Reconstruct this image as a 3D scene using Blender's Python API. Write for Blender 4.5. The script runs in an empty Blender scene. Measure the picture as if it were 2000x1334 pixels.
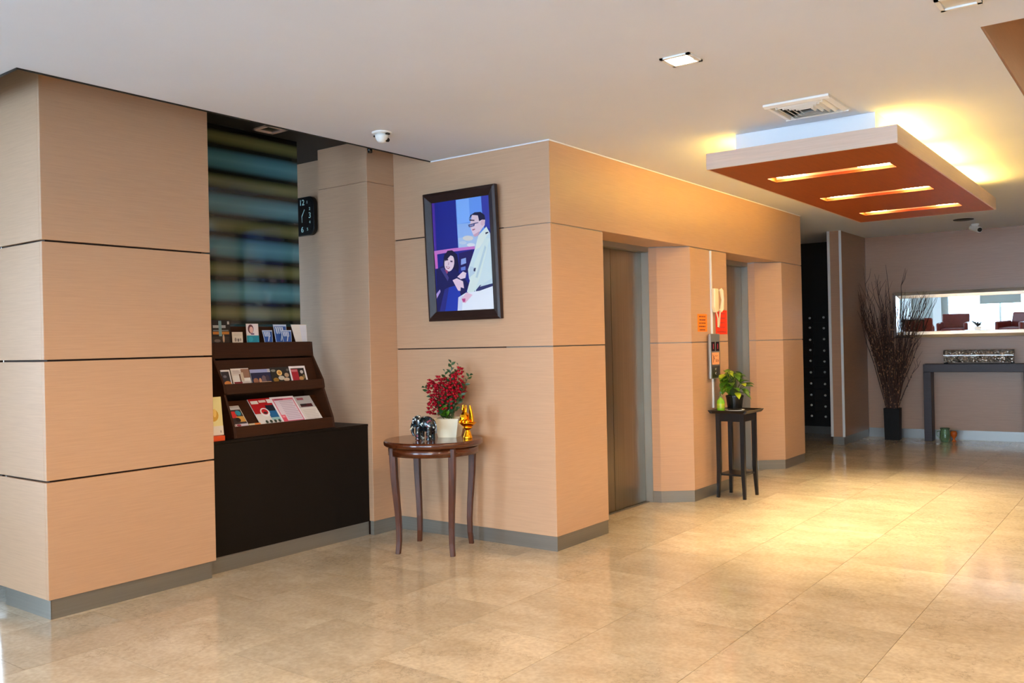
import bpy, math, random
from mathutils import Vector, Matrix
random.seed(7)
C = bpy.context.scene.collection
sc = bpy.context.scene

# ------------------------------------------------------------------ camera, world, exposure
F_PX, YAW, PITCH, ROLL = 1722.79, math.radians(36.766), math.radians(0.118), math.radians(-1.2366)
fw = Vector((math.cos(YAW)*math.cos(PITCH), math.sin(YAW)*math.cos(PITCH), math.sin(PITCH)))
rt0 = Vector((math.sin(YAW), -math.cos(YAW), 0)); up0 = rt0.cross(fw)
rt = rt0*math.cos(ROLL) + up0*math.sin(ROLL); up = up0*math.cos(ROLL) - rt0*math.sin(ROLL)
CAM = Vector((0, 0, 1.36))
cam = bpy.data.objects.new('camera', bpy.data.cameras.new('camera')); C.objects.link(cam)
cam.data.sensor_width = 36; cam.data.lens = F_PX*36/2000; cam.data.clip_start = 0.05
cam.matrix_world = Matrix(((rt.x, up.x, -fw.x, CAM.x), (rt.y, up.y, -fw.y, CAM.y), (rt.z, up.z, -fw.z, CAM.z), (0, 0, 0, 1)))
sc.camera = cam
def project(p):
    v = Vector(p) - CAM; d = v.dot(fw)
    if d < 0.1: return None
    return 1000 + F_PX*v.dot(rt)/d, 667 - F_PX*v.dot(up)/d

sc.view_settings.view_transform = 'Standard'; sc.view_settings.look = 'None'
sc.view_settings.gamma = 1; sc.view_settings.use_curve_mapping = False
sc.view_settings.exposure = 0.25
W = bpy.data.worlds.new('overcast_sky'); sc.world = W; W.use_nodes = True
bg = W.node_tree.nodes['Background']; bg.inputs['Color'].default_value = (0.63, 0.79, 1.0, 1); bg.inputs['Strength'].default_value = 27.0

def lamp(name, kind, loc, energy, color, target=None, **k):
    l = bpy.data.lights.new(name, kind); l.energy = energy; l.color = color
    for a, b in k.items(): setattr(l, a, b)
    o = bpy.data.objects.new(name, l); C.objects.link(o); o.location = loc
    if target is not None:
        o.rotation_euler = (Vector(target) - Vector(loc)).to_track_quat('-Z', 'Y').to_euler()
    return o
def portal(loc, target, sx, sy):
    o = lamp('window_portal', 'AREA', loc, 1, (1, 1, 1), target, shape='RECTANGLE', size=sx, size_y=sy)
    o.data.cycles.is_portal = True
# daylight comes in through the glazing behind the camera and to its left
portal((-5.75, -0.9, 1.3), (0, -0.9, 1.3), 6.0, 2.5)
portal((-5.75, 4.5, 1.3), (0, 4.5, 1.3), 2.0, 2.5)
portal((3.55, 8.85, 1.85), (3.55, 0, 1.85), 0.5, 1.3)
portal((-3.05, 8.85, 1.3), (-3.05, 0, 1.3), 4.7, 2.5)

WARM = (1.0, 0.62, 0.26)
WARM2 = (1.0, 0.74, 0.44)

# ------------------------------------------------------------------ materials
def lin(c):
    return tuple(((v/255)/12.92 if v/255 <= 0.04045 else ((v/255+0.055)/1.055)**2.4) for v in c)
MATS = {}
def M(name, rgb, rough=0.5, metal=0.0, spec=0.5, grain=None, amount=0.12, rgb2=None, emit=0, ecol=None, bump=0, coat=0, space='Object', detail=4, trans=0, ior=1.5):
    m = bpy.data.materials.new(name); m.use_nodes = True; nt = m.node_tree; b = nt.nodes['Principled BSDF']
    c = lin(rgb); b.inputs['Base Color'].default_value = (*c, 1)
    b.inputs['Roughness'].default_value = rough; b.inputs['Metallic'].default_value = metal
    b.inputs['Specular IOR Level'].default_value = spec; b.inputs['Coat Weight'].default_value = coat
    b.inputs['Transmission Weight'].default_value = trans; b.inputs['IOR'].default_value = ior
    if grain:
        tc = nt.nodes.new('ShaderNodeTexCoord'); mp = nt.nodes.new('ShaderNodeMapping'); mp.inputs['Scale'].default_value = grain
        nz = nt.nodes.new('ShaderNodeTexNoise'); nz.inputs['Scale'].default_value = 1; nz.inputs['Detail'].default_value = detail; nz.inputs['Roughness'].default_value = 0.6
        rp = nt.nodes.new('ShaderNodeValToRGB'); c2 = lin(rgb2) if rgb2 else tuple(v*(1-amount*2) for v in c)
        c1 = c if rgb2 else tuple(min(1, v*(1+amount)) for v in c)
        rp.color_ramp.elements[0].position = 0.3; rp.color_ramp.elements[1].position = 0.7
        rp.color_ramp.elements[0].color = (*c2, 1); rp.color_ramp.elements[1].color = (*c1, 1)
        nt.links.new(tc.outputs[space], mp.inputs[0]); nt.links.new(mp.outputs[0], nz.inputs['Vector'])
        nt.links.new(nz.outputs[0], rp.inputs[0]); nt.links.new(rp.outputs[0], b.inputs['Base Color'])
        if bump:
            bp = nt.nodes.new('ShaderNodeBump'); bp.inputs['Strength'].default_value = bump; bp.inputs['Distance'].default_value = 0.01
            nt.links.new(nz.outputs[0], bp.inputs['Height']); nt.links.new(bp.outputs[0], b.inputs['Normal'])
    if emit:
        b.inputs['Emission Color'].default_value = (*(ecol or c), 1); b.inputs['Emission Strength'].default_value = emit
    MATS[name] = m
    return m
M('laminate_light', (208, 180, 158), 0.42, grain=(5, 5, 160), amount=0.04, detail=3)
M('laminate', (194, 154, 120), 0.42, grain=(5, 5, 160), amount=0.035, detail=3)
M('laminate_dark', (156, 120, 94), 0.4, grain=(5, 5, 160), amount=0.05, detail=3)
M('panel_wood', (146, 68, 14), 0.5, spec=0.2, grain=(4, 60, 60), amount=0.07)
M('joint', (44, 26, 16), 0.6)
M('steel_skirt', (150, 146, 138), 0.36, 0.75, grain=(1, 1, 90), amount=0.04)
M('steel_dark', (104, 100, 96), 0.3, 0.7)
M('recess_wood', (150, 104, 62), 0.45, grain=(5, 5, 120), amount=0.06)
M('steel_door', (150, 140, 127), 0.3, 1.0, grain=(60, 60, 1.2), amount=0.05)
M('steel_frame', (158, 155, 147), 0.42, 0.7)
M('aluminium', (222, 226, 228), 0.35, 0.35)
M('ceiling_paint', (218, 223, 230), 0.8, grain=(1.5, 1.5, 1.5), amount=0.012)
M('white_paint', (240, 242, 244), 0.6)
M('grey_wall', (176, 180, 176), 0.7)
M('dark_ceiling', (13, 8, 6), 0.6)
M('black_wood', (13, 7, 4), 0.5, spec=0.25, grain=(8, 8, 120), amount=0.12)
M('rack_wood', (56, 27, 9), 0.5, spec=0.25, grain=(6, 6, 100), amount=0.14)
M('mail_black', (9, 8, 8), 0.4)
M('table_wood', (84, 38, 15), 0.2, grain=(8, 8, 60), amount=0.25, coat=0.4)
M('leg_wood', (78, 38, 12), 0.4, spec=0.3, grain=(60, 60, 6), amount=0.25)
M('stand_black', (14, 11, 10), 0.3, grain=(50, 50, 8), amount=0.15)
M('frame_wood', (44, 27, 22), 0.42, grain=(20, 20, 20), amount=0.12, spec=0.35)
M('console_wood', (40, 28, 34), 0.45, spec=0.3, grain=(12, 4, 80), amount=0.12)
M('silver', (226, 230, 234), 0.2, 1.0)
M('mirror_glass', (232, 238, 238), 0.0, 1.0)
M('black_plastic', (12, 12, 13), 0.25)
M('cream_plastic', (240, 222, 178), 0.35)
M('white_plastic', (232, 232, 226), 0.35)
M('bulb', (255, 230, 180), 0.5, emit=60, ecol=(1.0, 0.74, 0.40))
M('tube_lamp', (255, 230, 180), 0.5, emit=44, ecol=(1.0, 0.62, 0.13))
M('spot_lens', (255, 240, 220), 0.5, emit=30, ecol=(1.0, 0.86, 0.66))
M('lens_off', (216, 210, 196), 0.5)
M('leather_red', (92, 26, 22), 0.4, grain=(14, 14, 14), amount=0.1)
M('leaf', (104, 150, 32), 0.35, grain=(25, 25, 25), rgb2=(44, 92, 20))
M('leaf_lime', (190, 200, 40), 0.35, grain=(25, 25, 25), rgb2=(130, 160, 30))
M('leaf_dark', (52, 88, 44), 0.4, grain=(25, 25, 25), rgb2=(22, 48, 30))
M('flower_red', (206, 20, 44), 0.5, spec=0.2, grain=(60, 60, 60), rgb2=(120, 6, 24))
M('stem_green', (60, 80, 30), 0.5)
M('pot_cream', (236, 230, 205), 0.3)
M('soil', (50, 36, 26), 0.9)
M('gold', (255, 176, 30), 0.16, 1.0)
M('twig', (62, 34, 22), 0.6, grain=(40, 40, 40), amount=0.25)
M('bud', (150, 110, 80), 0.6)
M('vase_black', (13, 12, 13), 0.6, spec=0.2, grain=(20, 20, 20), amount=0.2)
M('glass_green', (196, 232, 196), 0.05, trans=0.92, ior=1.45)
M('glass_clear', (200, 228, 210), 0.05, trans=0.9, ior=1.45)
M('glass_amber', (236, 120, 40), 0.15, trans=0.6, ior=1.45)
M('gel_green', (150, 220, 50), 0.15, trans=0.35)
M('orange_paper', (250, 130, 20), 0.7)
M('red_paper', (235, 52, 14), 0.7)
M('peach_paper', (250, 165, 110), 0.7)
M('orange_block', (214, 74, 22), 0.5)
M('display', (28, 4, 6), 0.15)
M('led_red', (120, 8, 12), 0.4, emit=0.5, ecol=(0.8, 0.02, 0.03))
M('clock_face', (30, 20, 16), 0.2)
M('numeral', (190, 232, 222), 0.5)
M('knob_chrome', (238, 236, 228), 0.3, 0.3)
M('pavement', (196, 212, 232), 0.8)  # unseen ground outside; pale blue put in so its bounce cools the ceiling
def P(rgb):                                            # printed colour on paper
    n = 'print_%02x%02x%02x' % tuple(rgb)
    return n if n in MATS else (M(n, rgb, 0.45), n)[1]

# marble floor tile: cloudy beige stone whose tone differs from tile to tile
def marble():
    m = bpy.data.materials.new('marble'); m.use_nodes = True; nt = m.node_tree; b = nt.nodes['Principled BSDF']; N = nt.nodes.new; L = nt.links.new
    geo = N('ShaderNodeNewGeometry'); oi = N('ShaderNodeObjectInfo')
    off = N('ShaderNodeVectorMath'); off.operation = 'SCALE'; off.inputs[0].default_value = (37, 53, 71); L(oi.outputs['Random'], off.inputs['Scale'])
    add = N('ShaderNodeVectorMath'); add.operation = 'ADD'; L(geo.outputs['Position'], add.inputs[0]); L(off.outputs[0], add.inputs[1])
    mp = N('ShaderNodeMapping'); mp.inputs['Scale'].default_value = (2.6, 1.5, 1); L(add.outputs[0], mp.inputs[0])
    n1 = N('ShaderNodeTexNoise'); n1.inputs['Scale'].default_value = 1.6; n1.inputs['Detail'].default_value = 10; n1.inputs['Roughness'].default_value = 0.7; L(mp.outputs[0], n1.inputs['Vector'])
    r1 = N('ShaderNodeValToRGB'); e = r1.color_ramp.elements
    e[0].position = 0.28; e[0].color = (*lin((174, 158, 133)), 1); e[1].position = 0.72; e[1].color = (*lin((203, 190, 167)), 1); L(n1.outputs[0], r1.inputs[0])
    n2 = N('ShaderNodeTexNoise'); n2.inputs['Scale'].default_value = 48; n2.inputs['Detail'].default_value = 5; L(add.outputs[0], n2.inputs['Vector'])
    r2 = N('ShaderNodeMapRange'); r2.inputs['From Min'].default_value = 0.35; r2.inputs['From Max'].default_value = 0.65; r2.inputs['To Min'].default_value = 0.90; r2.inputs['To Max'].default_value = 1.06; L(n2.outputs[0], r2.inputs['Value'])
    # thin broken veins
    n3 = N('ShaderNodeTexNoise'); n3.inputs['Scale'].default_value = 2.6; n3.inputs['Detail'].default_value = 8; n3.inputs['Roughness'].default_value = 0.7; L(add.outputs[0], n3.inputs['Vector'])
    s3 = N('ShaderNodeMath'); s3.operation = 'SUBTRACT'; s3.inputs[1].default_value = 0.5; L(n3.outputs[0], s3.inputs[0])
    a3 = N('ShaderNodeMath'); a3.operation = 'ABSOLUTE'; L(s3.outputs[0], a3.inputs[0])
    r3 = N('ShaderNodeMapRange'); r3.inputs['From Min'].default_value = 0.0; r3.inputs['From Max'].default_value = 0.012; r3.inputs['To Min'].default_value = 0.76; r3.inputs['To Max'].default_value = 1.0; L(a3.outputs[0], r3.inputs['Value'])
    n4 = N('ShaderNodeTexNoise'); n4.inputs['Scale'].default_value = 1.3; L(add.outputs[0], n4.inputs['Vector'])
    r4 = N('ShaderNodeMapRange'); r4.inputs['From Min'].default_value = 0.52; r4.inputs['From Max'].default_value = 0.62; r4.inputs['To Min'].default_value = 1.0; r4.inputs['To Max'].default_value = 0.0; L(n4.outputs[0], r4.inputs['Value'])
    mx = N('ShaderNodeMath'); mx.operation = 'MAXIMUM'; L(r3.outputs[0], mx.inputs[0]); L(r4.outputs[0], mx.inputs[1])
    tone = N('ShaderNodeMapRange'); tone.inputs['To Min'].default_value = 0.88; tone.inputs['To Max'].default_value = 1.05; L(oi.outputs['Random'], tone.inputs['Value'])
    p1 = N('ShaderNodeMath'); p1.operation = 'MULTIPLY'; L(r2.outputs[0], p1.inputs[0]); L(mx.outputs[0], p1.inputs[1])
    p2 = N('ShaderNodeMath'); p2.operation = 'MULTIPLY'; L(p1.outputs[0], p2.inputs[0]); L(tone.outputs[0], p2.inputs[1])
    fin = N('ShaderNodeVectorMath'); fin.operation = 'SCALE'; L(r1.outputs[0], fin.inputs[0]); L(p2.outputs[0], fin.inputs['Scale'])
    L(fin.outputs[0], b.inputs['Base Color'])
    rr = N('ShaderNodeMapRange'); rr.inputs['To Min'].default_value = 0.06; rr.inputs['To Max'].default_value = 0.17; L(n2.outputs[0], rr.inputs['Value']); L(rr.outputs[0], b.inputs['Roughness'])
    b.inputs['Specular IOR Level'].default_value = 0.45
    MATS['marble'] = m
marble()

# back-painted glass with soft horizontal bands of blue and olive
def striped_glass(z0, z1):
    m = bpy.data.materials.new('striped_glass'); m.use_nodes = True; nt = m.node_tree; b = nt.nodes['Principled BSDF']; N = nt.nodes.new; L = nt.links.new
    geo = N('ShaderNodeNewGeometry'); sp = N('ShaderNodeSeparateXYZ'); L(geo.outputs['Position'], sp.inputs[0])
    mr = N('ShaderNodeMapRange'); per = 0.292; base = 1.602          # olive bands sit at base + k*per
    t = N('ShaderNodeMath'); t.operation = 'SUBTRACT'; t.inputs[1].default_value = base - per*4; L(sp.outputs['Z'], t.inputs[0])
    d = N('ShaderNodeMath'); d.operation = 'DIVIDE'; d.inputs[1].default_value = per; L(t.outputs[0], d.inputs[0])
    fr = N('ShaderNodeMath'); fr.operation = 'FRACT'; L(d.outputs[0], fr.inputs[0])
    r = N('ShaderNodeValToRGB'); els = r.color_ramp.elements
    stops = [(0.0, (104, 108, 70)), (0.07, (92, 98, 62)), (0.19, (26, 33, 31)), (0.24, (30, 42, 44)), (0.34, (70, 116, 128)), (0.5, (88, 142, 154)), (0.66, (66, 110, 124)), (0.76, (28, 38, 38)), (0.82, (26, 31, 26)), (0.93, (92, 98, 62)), (1.0, (104, 108, 70))]
    els[0].position = stops[0][0]; els[0].color = (*lin(stops[0][1]), 1); els[1].position = 1.0; els[1].color = (*lin(stops[-1][1]), 1)
    for p, c in stops[1:-1]:
        e = els.new(p); e.color = (*lin(c), 1)
    L(fr.outputs[0], r.inputs[0])
    top = N('ShaderNodeMapRange'); top.inputs['From Min'].default_value = 2.80; top.inputs['From Max'].default_value = 2.83; top.inputs['To Min'].default_value = 1; top.inputs['To Max'].default_value = 0.02; L(sp.outputs['Z'], top.inputs['Value'])
    s = N('ShaderNodeVectorMath'); s.operation = 'SCALE'; L(r.outputs[0], s.inputs[0]); L(top.outputs[0], s.inputs['Scale'])
    L(s.outputs[0], b.inputs['Base Color']); b.inputs['Roughness'].default_value = 0.06; b.inputs['Specular IOR Level'].default_value = 0.6
    MATS['striped_glass'] = m
striped_glass(0.8, 2.85)

# thin window pane: clear with a surface reflection
def pane_mat():
    m = bpy.data.materials.new('window_pane'); m.use_nodes = True; nt = m.node_tree; nt.nodes.remove(nt.nodes['Principled BSDF'])
    t = nt.nodes.new('ShaderNodeBsdfTransparent'); t.inputs[0].default_value = (0.93, 0.97, 0.97, 1); g = nt.nodes.new('ShaderNodeBsdfGlossy'); g.inputs['Roughness'].default_value = 0
    fr = nt.nodes.new('ShaderNodeFresnel'); mx = nt.nodes.new('ShaderNodeMixShader')
    nt.links.new(fr.outputs[0], mx.inputs[0]); nt.links.new(t.outputs[0], mx.inputs[1]); nt.links.new(g.outputs[0], mx.inputs[2])
    nt.links.new(mx.outputs[0], nt.nodes['Material Output'].inputs[0]); MATS['window_pane'] = m
pane_mat()
# mother-of-pearl inlay on black lacquer (the elephant)
def inlay():
    m = M('inlay', (14, 20, 24), 0.2, coat=0.5); nt = m.node_tree; b = nt.nodes['Principled BSDF']
    tc = nt.nodes.new('ShaderNodeTexCoord'); v = nt.nodes.new('ShaderNodeTexVoronoi'); v.inputs['Scale'].default_value = 85; nt.links.new(tc.outputs['Object'], v.inputs['Vector'])
    sp = nt.nodes.new('ShaderNodeSeparateColor'); nt.links.new(v.outputs['Color'], sp.inputs[0])
    r = nt.nodes.new('ShaderNodeValToRGB'); r.color_ramp.interpolation = 'CONSTANT'; e = r.color_ramp.elements
    e[0].position = 0; e[0].color = (*lin((12, 18, 22)), 1); e[1].position = 0.64; e[1].color = (*lin((30, 58, 68)), 1)
    for p, c in ((0.72, (20, 30, 36)), (0.88, (190, 200, 198)), (0.945, (120, 40, 54)), (0.97, (220, 226, 222))):
        k = e.new(p); k.color = (*lin(c), 1)
    nt.links.new(sp.outputs[0], r.inputs[0]); nt.links.new(r.outputs[0], b.inputs['Base Color'])
inlay()
# pressed silver mosaic (the chest)
def mosaic():
    m = M('mosaic', (160, 150, 138), 0.25, 0.8); nt = m.node_tree; b = nt.nodes['Principled BSDF']
    tc = nt.nodes.new('ShaderNodeTexCoord'); v = nt.nodes.new('ShaderNodeTexVoronoi'); v.inputs['Scale'].default_value = 34; nt.links.new(tc.outputs['Object'], v.inputs['Vector'])
    bp = nt.nodes.new('ShaderNodeBump'); bp.inputs['Strength'].default_value = 0.9; bp.inputs['Distance'].default_value = 0.02
    nt.links.new(v.outputs['Distance'], bp.inputs['Height']); nt.links.new(bp.outputs[0], b.inputs['Normal'])
    r = nt.nodes.new('ShaderNodeValToRGB'); r.color_ramp.elements[0].color = (*lin((92, 82, 72)), 1); r.color_ramp.elements[1].color = (*lin((204, 196, 186)), 1)
    nt.links.new(v.outputs['Color'], r.inputs[0]); nt.links.new(r.outputs[0], b.inputs['Base Color'])
mosaic()

# ------------------------------------------------------------------ mesh helpers
class MB:
    def __init__(s): s.v = []; s.f = []; s.m = []; s.sm = []; s.names = []
    def mi(s, mat):
        if mat not in s.names: s.names.append(mat)
        return s.names.index(mat)
    def add(s, vs, fs, mat, smooth=False, T=None):
        n = len(s.v); k = s.mi(mat)
        s.v += [tuple(T @ Vector(p)) if T else tuple(p) for p in vs]
        for f in fs: s.f.append([n+i for i in f]); s.m.append(k); s.sm.append(smooth)
        return s
    def box(s, x0, x1, y0, y1, z0, z1, mat, T=None):
        return s.add([(x0, y0, z0), (x1, y0, z0), (x1, y1, z0), (x0, y1, z0), (x0, y0, z1), (x1, y0, z1), (x1, y1, z1), (x0, y1, z1)],
                     [(0, 3, 2, 1), (4, 5, 6, 7), (0, 1, 5, 4), (1, 2, 6, 5), (2, 3, 7, 6), (3, 0, 4, 7)], mat, False, T)
    def prism(s, poly, a0, a1, mat, axis='z', T=None):
        a = sum(poly[i][0]*poly[(i+1) % len(poly)][1] - poly[(i+1) % len(poly)][0]*poly[i][1] for i in range(len(poly)))
        if (a < 0) != (axis == 'y'): poly = poly[::-1]
        n = len(poly)
        if axis == 'z': q = [(p[0], p[1], a0) for p in poly] + [(p[0], p[1], a1) for p in poly]
        elif axis == 'x': q = [(a0, p[0], p[1]) for p in poly] + [(a1, p[0], p[1]) for p in poly]
        else: q = [(p[0], a0, p[1]) for p in poly] + [(p[0], a1, p[1]) for p in poly]
        return s.add(q, [tuple(range(n))[::-1], tuple(range(n, 2*n))] + [(i, (i+1) % n, n+(i+1) % n, n+i) for i in range(n)], mat, False, T)
    def lathe(s, prof, mat, seg=32, c=(0, 0, 0), smooth=True, T=None, rot=0):
        vs = []; fs = []; n = len(prof)
        for r, z in prof:
            for i in range(seg):
                a = 2*math.pi*i/seg + rot; vs.append((c[0]+r*math.cos(a), c[1]+r*math.sin(a), c[2]+z))
        for j in range(n-1):
            for i in range(seg):
                k = (i+1) % seg; fs.append((j*seg+i, j*seg+k, (j+1)*seg+k, (j+1)*seg+i))
        s.add(vs, fs, mat, smooth, T)
        s.add(vs[:seg], [tuple(range(seg))[::-1]], mat, False, T); s.add(vs[-seg:], [tuple(range(seg))], mat, False, T)
        return s
    def tube(s, path, rad, mat, seg=8, T=None, smooth=True, rot=0, flat=1.0):
        pts = [Vector(p) for p in path]; n = len(pts)
        rad = rad if isinstance(rad, (list, tuple)) else [rad]*n
        vs = []; u = None
        for i, p in enumerate(pts):
            d = (pts[min(i+1, n-1)] - pts[max(i-1, 0)]).normalized()
            if u is None: u = d.orthogonal().normalized() if abs(d.z) < 0.8 else (Vector((1, 0, 0)) - d*d.x).normalized()
            else: u = (u - d*u.dot(d)).normalized()
            w = d.cross(u)
            for k in range(seg):
                a = 2*math.pi*k/seg + rot; vs.append(p + (u*math.cos(a) + w*math.sin(a)*flat)*rad[i])
        fs = [(i*seg+k, i*seg+(k+1) % seg, (i+1)*seg+(k+1) % seg, (i+1)*seg+k) for i in range(n-1) for k in range(seg)]
        s.add(vs, fs, mat, smooth, T); s.add([vs[i] for i in range(seg)], [tuple(range(seg))[::-1]], mat, False, T); s.add(vs[-seg:], [tuple(range(seg))], mat, False, T)
        return s
    def ball(s, c, r, mat, seg=12, rings=8, T=None):
        rx, ry, rz = r if isinstance(r, (tuple, list)) else (r, r, r); vs = []; fs = []
        for j in range(rings+1):
            t = math.pi*j/rings
            for i in range(seg):
                a = 2*math.pi*i/seg; vs.append((c[0]+rx*math.sin(t)*math.cos(a), c[1]+ry*math.sin(t)*math.sin(a), c[2]-rz*math.cos(t)))
        for j in range(rings):
            for i in range(seg):
                k = (i+1) % seg; fs.append((j*seg+i, j*seg+k, (j+1)*seg+k, (j+1)*seg+i))
        return s.add(vs, fs, mat, True, T)
    def poly(s, pts, mat, T=None):
        return s.add(pts, [tuple(range(len(pts)))], mat, False, T)
    def mesh(s, name):
        me = bpy.data.meshes.new(name); me.from_pydata([tuple(p) for p in s.v], [], s.f)
        for n in s.names: me.materials.append(MATS[n])
        me.polygons.foreach_set('material_index', s.m); me.polygons.foreach_set('use_smooth', s.sm); me.update(); return me
def tag(o, label=None, cat=None, group=None, kind=None):
    if label: o['label'] = label
    if cat: o['category'] = cat
    if group: o['group'] = group
    if kind: o['kind'] = kind
    return o
def put(name, mb, parent=None, bevel=0, seg=2, **k):
    o = bpy.data.objects.new(name, mb.mesh(name)); C.objects.link(o)
    if parent: o.parent = parent
    if bevel:
        b = o.modifiers.new('bevel', 'BEVEL'); b.width = bevel; b.segments = seg; b.limit_method = 'ANGLE'; b.angle_limit = math.radians(35)
    return tag(o, **k)
def thing(name, label, cat, loc=(0, 0, 0), rz=0, group=None):
    o = bpy.data.objects.new(name, None); C.objects.link(o); o.location = loc; o.rotation_euler = (0, 0, rz); o.empty_display_size = 0.1
    return tag(o, label, cat, group)
def S(name, mb, parent=None, bevel=0):
    o = put(name, mb, parent, bevel)
    if not parent: o['kind'] = 'structure'
    return o
def shell(name):
    o = bpy.data.objects.new(name, None); C.objects.link(o); o['kind'] = 'structure'; return o
def text_mesh(txt, size, mat, name):
    cu = bpy.data.curves.new(name, 'FONT'); cu.body = txt; cu.size = size; cu.align_x = 'CENTER'; cu.align_y = 'CENTER'; cu.extrude = 0.0008
    t = bpy.data.objects.new(name, cu); C.objects.link(t); dg = bpy.context.evaluated_depsgraph_get()
    me = bpy.data.meshes.new_from_object(t.evaluated_get(dg)); bpy.data.objects.remove(t); me.materials.clear(); me.materials.append(MATS[mat])
    o = bpy.data.objects.new(name, me); C.objects.link(o); return o

H = 2.681                                              # main ceiling
HA = 2.85                                              # alcove ceiling
XP, YE = 4.748, 3.215                                  # picture wall plane, lift wall plane
# ------------------------------------------------------------------ floor: marble tiles in running bond
floor = S('floor', MB().box(-5.8, 13.6, -4.2, 8.9, -0.12, -0.012, 'joint'))
PX, PY, G = 0.605, 0.595, 0.0011
tm = MB().box(-PX/2+G, PX/2-G, -PY/2+G, PY/2-G, -0.012, 0, 'marble').mesh('tile')
rest = MB(); n_t = 0
OFF = {0: 0.02, 1: 0.30, 2: 0.29, 3: 0.58, 4: 0.27, 5: 0.56}
for r in range(-9, 14):
    y = 1.0 + PY*(r+0.5)
    off = OFF.get(r, 0.02 if r % 2 else 0.31)
    for k in range(-11, 23):
        x = off + PX*(k+0.5)
        if x < -5.7 or x > 13.5: continue
        seen = False
        if x > 1.0:
            for dx in (-.3, .3):
                for dy in (-.3, .3):
                    q = project((x+dx, y+dy, 0))
                    if q and -20 < q[0] < 2020 and q[1] < 1360: seen = True
        if y > 5.6 or (y > 3.4+.3 and x > 4.9 and x < 9.4) or (3.1 < x < 4.7 and y > 4.9) or y > 4.6 and x > 9.4: seen = False
        if seen and n_t < 298:
            o = bpy.data.objects.new('tile', tm); C.objects.link(o); o.location = (x, y, 0); o.parent = floor; n_t += 1
        else:
            rest.box(x-PX/2+G, x+PX/2-G, y-PY/2+G, y+PY/2-G, -0.012, 0, 'marble')
ro = put('tile_field', rest, floor, kind='stuff')

# ------------------------------------------------------------------ ceilings
cb = MB()
def slab(x0, x1, y0, y1, z=H, t=0.12, m='ceiling_paint'): cb.box(x0, x1, y0, y1, z, z+t, m)
slab(-5.8, 1.905, -4.2, 8.9)
slab(1.905, 4.275, -4.2, 4.24)
slab(4.275, 9.6, 0.635, 3.6); slab(4.275, 4.78, 3.6, 4.24)
slab(9.6, 13.6, -4.2, 4.9); slab(4.275, 9.6, -4.2, -1.6)
ceil = S('ceiling', cb)
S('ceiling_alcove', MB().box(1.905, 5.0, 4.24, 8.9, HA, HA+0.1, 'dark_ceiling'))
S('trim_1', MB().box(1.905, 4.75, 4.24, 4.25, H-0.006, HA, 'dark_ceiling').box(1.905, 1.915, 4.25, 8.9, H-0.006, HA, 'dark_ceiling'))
# raised recess lined with timber near the right edge
S('ceiling_recess', MB().box(4.2755, 4.2855, -1.6, 0.634, H+0.001, H+0.5, 'recess_wood').box(4.2755, 9.6, 0.624, 0.6345, H+0.001, H+0.5, 'recess_wood')
  .box(4.275, 9.6, -1.61, -1.6, H+0.001, H+0.5, 'recess_wood').box(9.59, 9.6, -1.6, 0.635, H+0.001, H+0.5, 'recess_wood').box(4.26, 9.6, -1.61, 0.645, H+0.5, H+0.55, 'recess_wood'))
S('ceiling_roof', MB().box(-5.9, 13.7, -4.3, 9.0, 3.3, 3.35, 'joint'))

# ------------------------------------------------------------------ pillar on the left
pl = shell('wall_pillar')
put('core', MB().box(2.19, 3.10, 4.605, 5.09, 0.0, HA, 'joint').box(2.17, 2.186, 5.09, 5.149, 0.69, 1.95, 'joint'), pl)
zs = [(0.104, 0.700), (0.710, 1.317), (1.327, 1.930), (1.940, HA)]
for z0, z1 in zs:
    put('panel', MB().box(2.163, 3.142, 4.582, 4.604, z0, z1, 'laminate'), pl, 0.0015, 1)
    put('panel', MB().box(2.163, 2.187, 4.605, 5.15, z0, z1, 'laminate'), pl, 0.0015, 1)
    put('panel', MB().box(3.118, 3.142, 4.605, 5.02, z0, z1, 'laminate'), pl, 0.0015, 1)
S('baseboard_pillar', MB().box(2.183, 3.125, 4.6025, 4.606, 0.0, 0.1035, 'steel_skirt').box(2.181, 2.185, 4.6025, 5.10, 0.0, 0.1035, 'steel_skirt').box(3.121, 3.125, 4.606, 4.66, 0.0, 0.1035, 'steel_skirt'))

# ------------------------------------------------------------------ alcove: column, clock wall, back wall, glass screen
co = shell('wall_column')
for z0, z1 in ((0.1, 2.548), (2.550, HA)):
    put('panel', MB().prism([(4.475, 4.618), (XP+.1, 4.618), (XP+.1, 5.14), (4.475, 5.14)], z0, z1, 'laminate'), co, 0.002, 1)
put('core', MB().box(4.486, XP+.1, 4.631, 5.14, 0, 0.0998, 'joint'), co)
S('baseboard_column', MB().box(4.479, XP, 4.6215, 4.63, 0, 0.0995, 'steel_skirt').box(4.479, 4.485, 4.63, 4.656, 0, 0.0995, 'steel_skirt'))
S('wall_clock', MB().box(4.717, 4.90, 5.1405, 8.9, 0, HA, 'laminate'))
sg = put('glass_screen', MB().box(3.145, 4.187, 5.03, 5.045, 0.801, HA-0.002, 'striped_glass'), label='tall dark glass screen with blurred blue and olive bands behind the brochure rack', cat='screen')

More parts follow.
